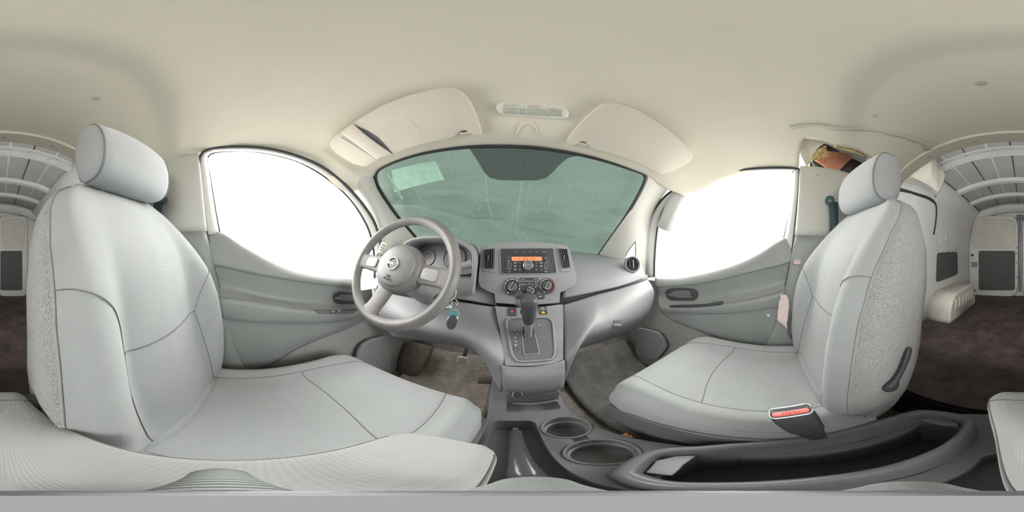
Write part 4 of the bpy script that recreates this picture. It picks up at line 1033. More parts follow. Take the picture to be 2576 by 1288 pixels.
obj('lanyard', MB().tube(spl([P(1104, 770, y=.44), P(1122, 760, y=.43), P(1140, 752, y=.43), P(1147, 738, y=.43), P(1144, 725, y=.44), P(1136, 720, y=.46)], 24), .0015, 6), mat('white cord', (.75, .75, .72), .6), ky, smooth=180)
k = frame(P(1143, 790, y=.43), (.2, -.9, .2)); obj('key_disc', MB().prism(ell(.016, .018), -.001, .001, k), M['silver'], ky)
k = frame(P(1139, 791, y=.424), (.2, -.9, .2)); td = obj('teal_tag', MB().prism(ell(.012, .012), -.001, .001, k), mat('teal enamel', (.10, .30, .33), .3, var=(150, .6)), ky)
k = frame(P(1137, 811, y=.42), (.2, -.9, .2), (.25, 0, 1))
fb = obj('key_fob', MB().prism([(x, y*(1.0+.1*(y > 0))) for x, y in ell(.0145, .022)], -.004, .004, k, bev=.002), M['black'], ky, smooth=50)
obj('fob_rim', MB().tube([k@V((.0147*cos(a), .0225*sin(a), 0)) for a in [2*pi*i/40 for i in range(41)]], .0014, 6), M['chrome'], fb, smooth=180)
# remote resting on the dash beside the driver window
rmn = V((.6, -.75, .25)).normalized(); k = frame(P(959, 632, y=.505), rmn, (.35, .2, 1))
rm = obj('remote_control', MB().prism([(x*(.85+.3*(y/.04)), y) for x, y in rrect(.030, .092, .013)], -.006, .006, k, bev=.003), mat('cream remote plastic', (.62, .62, .52), .5), smooth=50)
tag(rm, 'small cream remote with round buttons behind the steering wheel rim', 'remote')
for (x, y) in ((-.005, .028), (.005, .026), (-.006, .016), (.004, .014), (-.003, .005), (.006, .003)): obj('button', MB().lathe([(.003, .005), (.003, .0075), (.0001, .008)], k@Matrix.Translation((x, y, 0)), 12), M['dk'], rm)
obj('dial_pad', ring((k@V((0, -.021, .0065))), .0095, rmn, .0016), M['dk'], rm, smooth=180)
obj('dial_pad', MB().lathe([(.005, .005), (.005, .0075), (.0001, .008)], k@Matrix.Translation((0, -.021, 0)), 16), M['silver'], rm)
# ================================================================ GEAR LEVER
b0 = PP(1329, 842, O2+n2*.0, n2); t0 = P(1331, 748, y=.475)
gs_ = thing('gear_lever', 'dark grey automatic gear lever standing in the shift gate', 'gear lever', b0)
ax_ = (t0-b0).normalized(); L_ = (t0-b0).length
rt = V((1, 0, 0)); fw = rt.cross(ax_).normalized()
def sect(t, w, d, sh=0): 
    c = b0+ax_*(L_*t)+fw*sh+rt*0
    return [c+rt*(w*(abs(cos(a))**.75)*(1 if cos(a) > 0 else -1))+fw*(d*(abs(sin(a))**.75)*(1 if sin(a) > 0 else -1)) for a in [2*pi*k/24 for k in range(24)]]
obj('stem', MB().rings([sect(-.06, .0125, .012), sect(0, .0125, .012), sect(.2, .0125, .012), sect(.33, .0140, .013), sect(.38, .0145, .014)]), M['dash'], gs_, smooth=180)
hd = obj('knob', MB().rings([sect(.375, .0150, .0145), sect(.38, .0158, .015), sect(.45, .019, .019), sect(.6, .0225, .0235), sect(.78, .0250, .026), sect(.90, .0265, .027, -.001), sect(.97, .0255, .025, -.002), sect(1.01, .021, .02, -.002), sect(1.025, .010, .01, -.002)]), mat('gear knob plastic', (.085, .085, .092), .42, bump=('noise', 500, .2, .0008)), gs_, smooth=180)
c = b0+ax_*(L_*.87); obj('release_button', MB().tube([c-rt*.022, c-rt*.031, c-rt*.032, c-rt*.040], [.013, .013, .0085, .0095], 16), M['dash'], hd, smooth=40)
c = b0+ax_*(L_*.66); obj('overdrive_button', MB().tube([c-rt*.018, c-rt*.026], [.008, .0065], 14), M['black'], hd, smooth=40)
# ================================================================ VISORS, MAP LAMP
def visor(px, yh, c, xr, label, strap=False):
    nrm = V((-c, .62, 1)).normalized(); o0 = V((xr, yh, .52)); dn = -nrm
    pts = [PP(*p, o0, nrm) for p in spl([(a, b_, 0) for a, b_ in px], 80) for p in [(p.x, p.y)]]
    n = len(pts)-1; pts = pts[:-1]; cen = sum(pts, V())/len(pts)
    def ins(d): return [p+(cen-p).normalized()*d for p in pts]
    top_ = [p+nrm*.016 for p in ins(.004)]
    rings_ = [[p+nrm*.022 for p in ins(.010)], top_, [p+nrm*.008 for p in pts], [p+dn*.001 for p in ins(.003)], [p+dn*.004 for p in ins(.012)]]
    v = obj('sun_visor', MB().rings(rings_), M['visor'], smooth=50); tag(v, label, 'sun visor'); return v, o0, nrm
vl_px = [(828,362),(832,352),(850,336),(895,303),(950,270),(1010,245),(1060,230),(1105,220),(1130,219),(1150,224),(1168,236),(1184,256),(1198,286),(1208,315),(1213,334),(1209,340),(1199,341),(1193,336),(1184,329),(1170,328),(1158,331),(1149,341),(1135,348),(1080,360),(1030,374),(985,390),(950,405),(927,417),(915,421),(905,416),(893,415),(880,408),(855,393),(835,377),(828,362)]
vl, o0, nv2 = visor(vl_px, .283, .217, -.127, 'beige driver sun visor with a card strap and faded label')
def vp(px, py, d=.004): return PP(px, py, o0-nv2*d, nv2)
# strap pocket: raised panel with gaping edge, then flap line
g = [[vp(887,310,.005), vp(915,335,.010), vp(950,362,.010), vp(989,389,.005)], [vp(872,322,.0075), vp(905,348,.012), vp(938,374,.012), vp(970,393,.0075)], [vp(861,334,.0075), vp(888,355,.009), vp(920,380,.009), vp(948,401,.0075)]]
obj('card_strap', MB().grid(patch(g, 20, 8)), M['visor'], vl, smooth=180, solid=.0015)
gp2 = MB().poly3([vp(888,311,.0045), vp(898,317,.0045), vp(925,329,.0045), vp(950,345,.0045), vp(972,368,.0045), vp(989,389,.0045), vp(960,368,.0045), vp(925,342,.0045)], -nv2, .0006)
obj('strap_gap', gp2, M['dk'], vl, smooth=0)
obj('flap_line', MB().tube([vp(858,345,.005), vp(900,371,.006), vp(949,402,.005)], .0008, 5), M['seam'], vl, smooth=180)
obj('label', MB().poly3([vp(951,322,.0042), vp(1023,297,.0042), vp(1061,331,.0042), vp(985,357,.0042)], -nv2, .0005), mat('faded visor label', (.69, .64, .54), .7), vl, smooth=0)
cl_ = MB().tube([vp(1156,336,-.002), vp(1196,333,-.002)], .0045, 8); obj('visor_clip', cl_.box(vp(1175,333,-.006), (.03, .015, .012), bev=.003), M['visor'], vl, smooth=60)
obj('clip_recess', MB().poly3([vp(1157,335,.0), vp(1163,331,.0), vp(1174,329.5,.0), vp(1184,331,.0), vp(1190,335,.0)], -nv2, .0008), M['black'], vl, smooth=0)
vr_px = [(1425,358),(1430,345),(1448,322),(1475,293),(1502,270),(1520,261),(1545,258),(1580,266),(1620,284),(1665,313),(1705,345),(1738,377),(1745,390),(1741,402),(1722,416),(1692,431),(1681,434),(1672,434),(1667,439),(1655,436),(1600,410),(1550,391),(1510,381),(1490,376),(1481,371),(1477,363),(1468,356),(1455,355),(1445,359),(1438,365),(1428,364),(1425,358)]
vr, o0, nv2 = visor(vr_px, .30, -.217, .222, 'plain beige passenger sun visor folded up')
cl_ = MB().tube([vp(1449,360,-.002), vp(1476,364,-.002)], .004, 8); obj('visor_clip', cl_, M['visor'], vr, smooth=60)
# map lamp
lc = CE(1340, 276); ln = ceil_n(lc)
lp_px = [(1248,272),(1252,261),(1264,257),(1290,257.5),(1340,260),(1390,264),(1415,269),(1428,278),(1431,288),(1425,296),(1405,297.5),(1360,295),(1310,292),(1270,289),(1254,282)]
lpn = V(ln)
pts = [PP(p.x, p.y, lc+lpn*.004, lpn) for p in spl([(a, b_, 0) for a, b_ in lp_px+[lp_px[0]]], 60)][:-1]
cen = sum(pts, V())/len(pts)
PLm = mat('frosted lamp plastic', (.80, .80, .72), .35)
ml = obj('map_lamp', MB().rings([[p-lpn*.03 for p in pts], pts, [p+lpn*.006+(cen-p)*.05 for p in pts], [p+lpn*.007+(cen-p)*.10 for p in pts]]), PLm, smooth=40)
tag(ml, 'long oval frosted map lamp on the ceiling between the visors', 'lamp')
def lpx(px, py, d=.008): return PP(px, py, lc+lpn*(.004+d), lpn)
lens = MB()
for x in [1265+i*4.6 for i in range(33)]:
    y0 = 267+ (x-1265)*.055; lens.tube([lpx(x, y0+2), lpx(x+1.5, y0+19)], .0009, 4)
obj('lens_ribs', lens, mat('lens glass', (.72, .75, .68), .25), ml, smooth=180)
for a, b_, c_, d_ in ((1267,264,1298,264.5), (1329,266,1358,268.5), (1387,272,1415,277)):
    s_ = obj('lamp_switch', MB().tube([lpx(a, b_), lpx(c_, d_)], .0048, 10), mat('lamp button plastic', (.72, .64, .54), .4), ml, smooth=60)
    for t in (.2, .8): obj('switch_dot', MB().lathe([(.0034, 0), (.003, .005), (.0001, .0055)], frame(lpx(a, b_).lerp(lpx(c_, d_), t), lpn), 14), M['cream'], s_, smooth=50)
# mirror-mount dimple in the headliner
dp = CE(1327, 330); dn_ = ceil_n(dp)
kk = [CE(p.x, p.y)+ceil_n(dp)*.0015 for p in spl([(1298,348,0),(1303,328,0),(1312,314,0),(1325,309,0),(1338,311,0),(1348,322,0),(1355,345,0)], 20)]
md_ = obj('mirror_mount', MB().tube(kk, lambda t: .004*sin(pi*min(.97, max(.03, t))), 8, sx=1.6, sy=.5), M['headliner'], smooth=180)
tag(md_, 'felt-covered arched dimple of the missing mirror mount above the windscreen', 'mirror mount')
# ================================================================ SEATS
def seat(cx, s, driver):
    who = 'driver' if driver else 'passenger'
    st = thing('car_seat', ('grey cloth driver seat with headrest and a folding centre armrest' if driver else 'grey cloth passenger seat with a recline lever on its carpeted side'), 'car seat', (cx, .1, -.82))
    T = lambda x, y, z: V((cx+s*x, y, z))          # x grows towards the door
    # ---- backrest
    def w(v): return interp([(0, .225), (.1, .242), (.35, .250), (.6, .246), (.75, .235), (.86, .216), (.93, .192), (.97, .168), (1, .135)], v)
    YS = [(0, -.150), (.06, -.138), (.19, -.131), (.375, -.135), (.53, -.151), (.656, -.180), (.72, -.208), (.81, -.252), (.92, -.315), (1, -.358)]
    YBK = [(0, -.28), (.07, -.297), (.25, -.334), (.46, -.356), (.64, -.386), (.77, -.397), (.90, -.395), (1, -.385)]
    YC = [(0, -.112), (.15, -.140), (.3, -.166), (.4, -.180), (.5, -.190), (.6, -.199), (.7, -.212), (.8, -.238), (.9, -.280), (1, -.325)]
    def yf(v): return (interp(YC, v-.04)+interp(YC, v)+interp(YC, v+.04))/3
    def bb(v): return interp([(0, .02), (.1, .055), (.3, .062), (.5, .05), (.7, .028), (.85, .01), (1, 0)], v)
    def front(u, v):
        W1 = w(v); a = abs(u); z = -.47+.648*v+.012*(1-u*u)*sm(.8, 1, v)
        yc = yf(v); ys = (interp(YS, v-.03)+interp(YS, v)+interp(YS, v+.03))/3; pk = max(ys+.030, yc+.004)
        y = lerp(yc, pk, sm(.48, .80, a)); y = lerp(y, ys, sm(.80, 1.0, a)**1.6)
        y += .010*(1-a)*sin(pi*v)
        if v > .9: y -= .035*((v-.9)/.1)**2*(1-a**4)
        if v < .06: y -= .03*(1-v/.06)
        return T(u*W1, y, z)
    NU, NV = 48, 60
    vs = [1-(1-j/NV)**1.35 if j/NV > 0 else 0 for j in range(NV+1)]
    g = [[front(-1+2*i/NU, v) for i in range(NU+1)] for v in vs]
    o = obj('backrest', MB().grid(g), M['fabric'], st, smooth=180)
    # carpeted shell: sides, back, top
    def shell(v):
        fl_ = front(-1, v); fr_ = front(1, v); yb = interp(YBK, v); z = fl_.z; W1 = w(v); r = .035
        pts = [fl_, T(-W1-.002, lerp(fl_.y, yb, .35), z), T(-W1-.001, lerp(fl_.y, yb, .75), z), T(-W1+.012, yb+.012, z-.004), T(-W1+.035, yb, z-.006)]
        pts += [T(k*W1*.8, yb-.004, z-.008) for k in (-.5, 0, .5)]
        pts += [T(W1-.035, yb, z-.006), T(W1-.012, yb+.012, z-.004), T(W1+.001, lerp(fr_.y, yb, .75), z), T(W1+.002, lerp(fr_.y, yb, .35), z), fr_]
        return pts
    sh = [shell(v) for v in vs]
    topf = g[-1]; topb = sh[-1]
    tb = spl(topb, NU)
    tg_ = [topf, [a.lerp(b_, .3)+V((0, 0, .016*(1-abs(2*i/NU-1)**3))) for i, (a, b_) in enumerate(zip(topf, tb))], [a.lerp(b_, .7)+V((0, 0, .012*(1-abs(2*i/NU-1)**3))) for i, (a, b_) in enumerate(zip(topf, tb))], tb]
    obj('backrest_top', MB().grid(tg_), M['fabric'], o, smooth=180)
    b2 = [r for r in sh]; lowr = [V((p.x, p.y*.5+(-.17)*.5, -.50)) for p in sh[0]]
    cpt = obj('carpet_cover', MB().grid([lowr]+b2), M['carpet'], st, smooth=180, solid=.004, off=0)
    # fuzz along the carpet edge
    fz = MB(); random.seed(4 if driver else 8)
    for k in range(1100):
        v = random.uniform(.02, .97); sd = random.choice((-1, -1, -1, 1)); W1 = w(v); f_ = front(sd, v); t = random.uniform(0, .78)
        p = T(sd*(W1+.0015), lerp(f_.y, interp(YBK, v), t), f_.z); d = V((s*sd*random.uniform(.0008, .0026), random.uniform(-.003, .003), random.uniform(-.003, .003)))
        fz.tube([p, p+d], .0006, 3)
    ff = obj('carpet_fuzz', fz, M['carpet'], cpt, smooth=0); ff['kind'] = 'stuff'
    # seams
    def nrm(fn, u, v):
        a = fn(min(1, u+.01), v)-fn(max(-1, u-.01), v); b = fn(u, min(1.25, v+.01))-fn(u, v-.01); n = a.cross(b).normalized()
        return n if n.y+n.z > 0 or abs(n.x) > .9 else -n
    def seam(path, name='seam', par=o, fn=front, r=.0009, lift=.0006):
        P_ = spl([V((a, b_, 0)) for a, b_ in path], 40); obj(name, MB().tube([fn(p.x, p.y)+(lambda n: n if n.y > 0 else -n)(nrm(fn, p.x, p.y))*.0009 for p in P_], r, 6), M['seam'], par, smooth=180)
    seam([(-.98, .02), (-.985, .5), (-.985, .9), (-.97, .99)], r=.0010); seam([(.98, .02), (.985, .5), (.985, .9), (.97, .99)], r=.0010)
    for sg in (-1, 1):
        seam([(sg*.99, .66), (sg*.90, .665), (sg*.80, .65), (sg*.70, .61), (sg*.62, .55), (sg*.55, .47)])
        seam([(sg*.55, .47), (sg*.58, .35), (sg*.60, .2), (sg*.60, .06)], r=.0010)
    seam([(-.55, .47), (-.3, .455), (0, .45), (.3, .455), (.55, .47)], r=.0012)
    # ---- headrest
    hx, hy, hz_ = 0, -.305 if driver else -.335, .270
    def hs(t, x):
        """cross-section in y, z"""
        k = 1-.10*abs(x/.13)**2.5; out = []
        for i in range(28):
            a = 2*pi*i/28; c_, s_ = cos(a), sin(a); yy = .062*(abs(c_)**.72)*(1 if c_ > 0 else -1); zz = .103*(abs(s_)**.72)*(1 if s_ > 0 else -1)
            yy *= (1-.22*(zz > 0)*zz/.098); yy -= .25*(zz)*.25
            out.append(T(hx+x, hy+yy*k, hz_+zz*k))
        return out
    xs_ = [-.128, -.1275, -.122, -.112, -.09, -.06, -.02, .02, .06, .09, .112, .122, .1275, .128]
    def sc2(ring, f):
        c_ = sum(ring, V())/len(ring); return [c_+(p-c_)*f for p in ring]
    rings_ = []
    for x in xs_:
        e = max(0, (abs(x)-.112)/.016); rings_.append(sc2(hs(0, x), 1-.18*e**2.2))
    rings_ = [sc2([p+V((-s*.003, 0, 0)) for p in rings_[0]], .55)]+rings_+[sc2([p+V((s*.003, 0, 0)) for p in rings_[-1]], .55)]
    hr = obj('headrest', MB().rings(rings_), M['fabric'], st, smooth=180)
    for x in (-.117, .117):
        rg = sc2(hs(0, x), .985+.004); obj('headrest_seam', MB().tube(rg+[rg[0]], .0016, 6), M['seam'], hr, smooth=180)
    for x in (-.06, .06):
        obj('headrest_post', MB().tube([T(x, hy-.01, hz_-.07), T(x, -.356, .15)], .006, 10), M['chrome'], hr, smooth=180)
        obj('post_collar', MB().lathe([(.016, -.012), (.016, .004), (.011, .008), (.0001, .008)], frame(T(x, -.352, .184), (0, 0, 1), (0, 1, 0)), 20), M['silver'] if x < 0 else M['dk'], st, smooth=50)
    # ---- cushion
    def cush(u, v):
        """u across -1..1 (door side +), v 0 back .. 1 front, 1..1.3 front skirt"""
        a = abs(u); y = -.20+.56*min(v, 1.0); z = -.455+.030*sm(.25, .95, v); W1 = interp([(0, .230), (.3, .238), (.9, .240), (1, .228), (1.3, .21)], v)
        z += (.030 if u > 0 else .016)*sm(.62, .82, a)*sm(0, .15, v)*(1-sm(.8, 1, v))
        z -= .038*sm(.84, 1.0, a)**1.4
        z -= .010*exp_(u, v)
        if v > .9: t = min(1, (v-.9)/.1); z -= .030*t*t
        if v > 1: t = (v-1)/.3; z -= .10*t; y += .012*sin(pi*min(1, t))-.0*t
        y += .020*(1-a*a)*sm(.5, 1, v)
        return T(u*(W1+(0 if driver else .010*sm(.8, 1, v)*(u < 0))), y, z)
    def exp_(u, v): return math.exp(-((u/.4)**2+((v-.4)/.3)**2))
    vsn = [1.3*j/52 for j in range(53)]
    g = []
    for v in vsn:
        row = [cush(-1+2*i/40, v) for i in range(41)]
        zl = -.535
        L_ = [V((row[0].x-s*.004, row[0].y, lerp(row[0].z, zl, t))) for t in (1, .6, .25)]; R_ = [V((row[-1].x+s*.004, row[-1].y, lerp(row[-1].z, zl, t))) for t in (.25, .6, 1)]
        g.append(L_+row+R_)
    cu_ = obj('seat_cushion', MB().grid(g), M['fabric'], st, smooth=180)
    def seamc(path, r=.0011): 
        P_ = spl([V((a, b_, 0)) for a, b_ in path], 40); obj('seam', MB().tube([cush(p.x, p.y)+V((0, 0, .0004)) for p in P_], r, 6), M['seam'], cu_, smooth=180)
    for sg in (-1, 1): seamc([(sg*.70, .10), (sg*.72, .4), (sg*.72, .7), (sg*.66, .92), (sg*.62, 1.05), (sg*.60, 1.25)])
    seamc([(-.72, .60), (-.3, .64), (0, .65), (.3, .64), (.72, .60)], .0013)
    seamc([(-.99, .2), (-.985, .6), (-.98, .95)], .0014); seamc([(.99, .2), (.985, .6), (.98, .95)], .0014)
    # padded fold between cushion and backrest
    fold = MB().tube([T(x, -.155, -.452) for x in (-.20, -.1, 0, .1, .20)], .034, 14, sx=1.3, sy=.8); obj('seat_fold', fold, M['fabric'], cu_, smooth=180)
    # ---- plastic base, side valance, rails
    bs = MB().box((cx, .08, -.70), (.40, .46, .22), bev=.02); obj('seat_base', bs, M['black'], st)
    for sx in (-1, 1):
        y0, y1 = -.28, .375
        pr = [(y0, -.57), (y0+.05, -.535), (-.1, -.515), (.05, -.500), (.15, -.502), (.27, -.525), (y1-.02, -.560), (y1, -.580), (y1-.02, -.63), (.2, -.67), (-.05, -.69), (y0+.05, -.67)]
        pr = rnd(pr, .2)
        k = [T(sx*.252, y, z) for y, z in pr]; ob = obj('side_valance', MB().poly3(k, (-s*sx, 0, 0), .028), M['dk'], st, smooth=30, bevel=.003)
    obj('front_valance', MB().box((cx, .352, -.625), (.44, .02, .08), bev=.006), M['dk'], st)
    for sx in (-1, 1): obj('rail', MB().box((cx+sx*.17, .05, -.80), (.04, .56, .035), bev=.004), M['silver'], st)
    return st, o, cpt, T, front
dst, dback, dcpt, TD, dfr = seat(-.302, -1, True)
pst, pback, pcpt, TP, pfr = seat(.487, 1, False)
# recline lever of the passenger seat
x0 = .490-.247-.010
a0 = P(2235, 972, x=x0); a1 = P(2284, 872, x=x0-.004)
lv = obj('recline_lever', MB().rings([[lerp_+V((-.0, 0, 0)) for lerp_ in r] for r in [[a0.lerp(a1, t)+V((-.006+h*.009*cos(a)*1.0-.004*sin(pi*t), 0, 0))+(V((0, (a1-a0).normalized().z, -(a1-a0).normalized().y))*(w_*sin(a))) for a in [2*pi*i/16 for i in range(16)]] for t, w_, h in ((-.12, .006, .5), (-.07, .015, 1.1), (0, .018, 1.3), (.1, .016, 1.1), (.2, .008, .8), (.5, .007, .7), (.8, .0085, .7), (.95, .0085, .6), (1.0, .004, .4))]]), M['black'], pst, smooth=180)
# buckle
bk_ = P(1992, 1036, x=.212); kB = frame(bk_, V((-.62, .18, .76)), V((.7, -.25, .5)))
kB = frame(bk_, V((-.70, -.05, .70)), V((.05, -.35, 1)))
up_b = V((-.35, .25, .9)).normalized(); 
bu_o = thing('belt_buckle', 'black seat belt buckle with red press button beside the passenger seat', 'belt buckle', bk_+V((.03, -.03, -.12)))
c0 = P(1990, 1036, x=.205); c1 = P(2034, 1082, x=.205); axb = (c0-c1).normalized()
rtb = V((.0, .97, .2)); rtb = (P(2025, 1026, x=.21)-P(1953, 1040, x=.21)).normalized(); rtb = (rtb-axb*rtb.dot(axb)).normalized(); nb = rtb.cross(axb).normalized()
if nb.dot(c0) > 0: nb = -nb
def bs_(t, w_, d_): 
    c = c0.lerp(c1, t); return [c+rtb*(w_*(abs(cos(a))**.5)*(1 if cos(a) > 0 else -1))+nb*(d_*(abs(sin(a))**.5)*(1 if sin(a) > 0 else -1)) for a in [2*pi*i/28 for i in range(28)]]
obj('buckle_body', MB().rings([bs_(-.02, .026, .012), bs_(0, .029, .0145), bs_(.3, .029, .0155), bs_(.8, .025, .0145), bs_(1.0, .020, .011), bs_(1.6, .012, .006)]), M['black'], bu_o, smooth=60)
kk = Matrix.Identity(4)
for i, a in enumerate((rtb, nb, axb)): kk[0][i], kk[1][i], kk[2][i] = a
for i in range(3): kk[i][3] = c0[i]
RP = mat('red press button', (.75, .16, .14), .45)
rb = obj('press_button', MB().prism(rrect(.048, .0115, .004), .0005, .0045, kk@Matrix.Translation((0, .0045, 0)), bev=.0012), RP, bu_o)
obj('buckle_slot', MB().prism(rrect(.044, .007, .002), .0002, .0022, kk@Matrix.Translation((0, -.0075, 0))), M['rubber'], bu_o, smooth=0)
obj('buckle_lip', MB().tube([kk@V((x, y, .001)) for x, y in rrect(.056, .027, .008)+[rrect(.056, .027, .008)[0]]], .0016, 6), M['silver'], bu_o, smooth=180)
flipm = Matrix.Diagonal((-1, 1, 1, 1)) if kk.to_3x3().determinant() < 0 else Matrix.Identity(4)
text('press_text', 'PRESS', .0095, kk@Matrix.Translation((0, .0045, .0047))@flipm, mat('red letters', (.5, .06, .05), .5), rb)
# loop handle and rags between passenger seat and door
x1 = .748
tag(obj('belt_latch_loop', MB().tube(spl([P(*p, x=x1) for p in ((1992,850),(1984,838),(1984,815),(1988,795),(1996,782),(2004,782),(2006,795),(2003,820),(1999,845))], 30), .0075, 8), M['dk'], smooth=180), 'dark plastic loop beside the passenger backrest on the door side', 'loop')
random.seed(6)
def rag(name, px, x, label, mt):
    g = []
    rows_ = [spl([P(*p, x=x) for p in r], 10) for r in px]
    g = [[p+V((random.uniform(-.006, .006), random.uniform(-.002, .002), 0)) for p in r] for r in patch(rows_, 12, 12)]
    return tag(obj(name, MB().grid(g), mt, smooth=180, solid=.002), label, 'cloth')
PK = mat('pinkish white cloth', (.75, .62, .62), .9)
rag('rag', [[(1966,742),(1975,741),(1982,745)], [(1960,765),(1970,768),(1985,772)], [(1955,798),(1968,806),(1980,812)], [(1958,806),(1972,820),(1982,828)]], .70, 'pinkish white rag tucked between passenger seat and door', PK)
rag('rag', [[(1998,656),(2006,653),(2014,655)], [(1997,664),(2006,666),(2014,664)]], .735, 'small pink cloth scrap above the passenger seat bolster', PK)
# fabric tag on the driver backrest edge
bt_ = bvh(dback)
h = dfr(.975, .70)
tg2 = MB().box((h.x-.006, h.y-.006, h.z), (.004, .014, .038), bev=.0006, rot=(.1, .35, .2)); tgo = obj('airbag_tag', tg2, M['black'], dback)
text('tag_text', 'SRS AIRBAG', .006, frame(h+V((-.0035, .0035, .0)), (.6, .8, .1), (1, -.7, .2)), M['white'], tgo)
# ================================================================ ARMREST (part of the driver seat, folded down)
ZA = -.25
cl = spl([V((-.052, .125, 0)), V((-.048, .02, 0)), V((-.022, -.12, 0)), V((.002, -.20, 0)), V((.004, -.232, 0))], 40)
def arm_sec(i, f=1, w0=.043, th=.058):
    t = i/40; p = cl[i]; e = 1
    if t < .10: e = (1-((.10-t)/.10)**2.2)**.5*.999+.001
    if t > .93: e = (1-((t-.93)/.07)**2*.5)**.5
    zc = ZA-.03-.010*sm(.15, 0, t); out = []
    for k in range(32):
        a = 2*pi*k/32; c_, s_ = cos(a), sin(a); out.append(V((p.x+w0*e**.6*(abs(c_)**.45)*(1 if c_ > 0 else -1)*f, p.y, zc+(th/2)*(.35+.65*e)*(abs(s_)**.55)*(1 if s_ > 0 else -1)*f)))
    return out
arm = obj('armrest', MB().rings([arm_sec(i) for i in range(41)]), M['fabric2'], dst, smooth=180)
for k in (2, 14):
    obj('armrest_seam', MB().tube([arm_sec(i, 1.003)[k] for i in range(3, 40)], .0012, 6), M['seam'], arm, smooth=180)
rg = arm_sec(37, 1.003); obj('armrest_seam', MB().tube(rg+[rg[0]], .0012, 6), M['seam'], arm, smooth=180)
obj('armrest_hinge', MB().tube([V((-.058, -.215, ZA-.035)), V((-.03, -.215, ZA-.035))], .024, 18), M['black'], arm, smooth=50)
# ================================================================ CAMERA TRIPOD standing on the armrest
tp = thing('tripod', 'small pale tripod with three ribbed legs standing on the driver armrest', 'tripod', (0, 0, ZA))
LG = mat('light grey tripod plastic', (.27, .265, .29), .5); LD = mat('ribbed grey rubber', (.26, .275, .275), .6)
obj('head', MB().lathe([(.012, -.045), (.0125, -.042), (.0125, -.005), (.010, 0), (.0001, 0)], Matrix.Translation((0, 0, -.10)), 28), LG, tp, smooth=50)
obj('collar', MB().lathe([(.0155, -.008), (.0155, 0), (.013, .002), (.0001, .002)], Matrix.Translation((0, 0, -.118)), 28), M['dk'], tp, smooth=50)
obj('hub', MB().lathe([(.012, -.04), (.018, -.03), (.018, -.005), (.012, .0), (.0001, 0)], Matrix.Translation((0, 0, -.14)), 28), LG, tp, smooth=50)
def leg(az, L_, zend):
    d = V((sin(rad(az)), cos(rad(az)), 0)); a = d*.012+V((0, 0, -.165)); pts = spl([a, d*(.012+L_*.35)+V((0, 0, -.190)), d*(.012+L_*.75)+V((0, 0, zend+.026)), d*(.012+L_)+V((0, 0, zend+.014))], 150)
    lg = obj('leg', MB().tube(pts, lambda t: .0105*(1-.45*max(0, (t-.88)/.12)**2)*(1-.17*(sin(t*75) > .6)), 20), LD, tp, smooth=60)
leg(-103, .048, ZA); leg(8, .034, ZA); leg(140, .026, ZA)
# ================================================================ CENTRE CONSOLE
ZC_ = -.575
cons = thing('center_console', 'dark plastic floor console with two cup holders and a long open bin', 'console', (.08, .05, -.82))
outl = spl([V((-.075, .60, 0)), V((-.070, .50, 0)), V((-.062, .40, 0)), V((-.062, .30, 0)), V((-.066, .05, 0)), V((-.062, -.30, 0)), V((-.04, -.37, 0)), V((.06, -.39, 0)), V((.17, -.36, 0)), V((.222, -.28, 0)), V((.232, -.05, 0)), V((.225, .10, 0)), V((.190, .22, 0)), V((.155, .34, 0)), V((.145, .44, 0)), V((.155, .60, 0)), V((.04, .61, 0)), V((-.075, .60, 0))], 100)[:-1]
outl = [(p.x, p.y) for p in outl]
body = obj('console_body', MB().prism(outl, -.80, ZC_, bev=.010), M['dk'], cons, smooth=35)
Cu = lambda px, py: P(px, py, z=ZC_)
c1_ = Cu(1425, 1074); c2_ = Cu(1514, 1136)
Zt = lambda x, y, z: Matrix.Translation((x, y, z))
cuts = [MB().lathe([(.040, -.075), (.041, -.03), (.046, -.028), (.0475, .02)], Zt(c1_.x, c1_.y, ZC_), 40),
        MB().lathe([(.042, -.07), (.043, -.028), (.0475, -.026), (.049, .02)], Zt(c2_.x, c2_.y, ZC_), 40),
        MB().box(((c1_.x+c2_.x)/2, (c1_.y+c2_.y)/2, ZC_), (.030, .08, .05), bev=.004),
        MB().prism([(p[0]+.004, p[1]+.075) for p in rrect(.094, .57, .02)], ZC_-.075, ZC_+.02),
        MB().prism([(p[0]+.056, p[1]+.462) for p in rrect(.142, .115, .01)], ZC_-.05, ZC_+.02),
        MB().prism([(p[0]+.142, p[1]-.11) for p in rrect(.120, .38, .03)], ZC_-.16, ZC_+.02)]
body = cut(body, cuts)
def rimring(cx_, cy_, r): return MB().tube([V((cx_+r*cos(a), cy_+r*sin(a), ZC_+.001)) for a in [2*pi*i/48 for i in range(49)]], .0035, 8)
for c_, r in ((c1_, .050), (c2_, .052)): 
    obj('cup_holder_rim', rimring(c_.x, c_.y, r), M['dk'], cons, smooth=180)
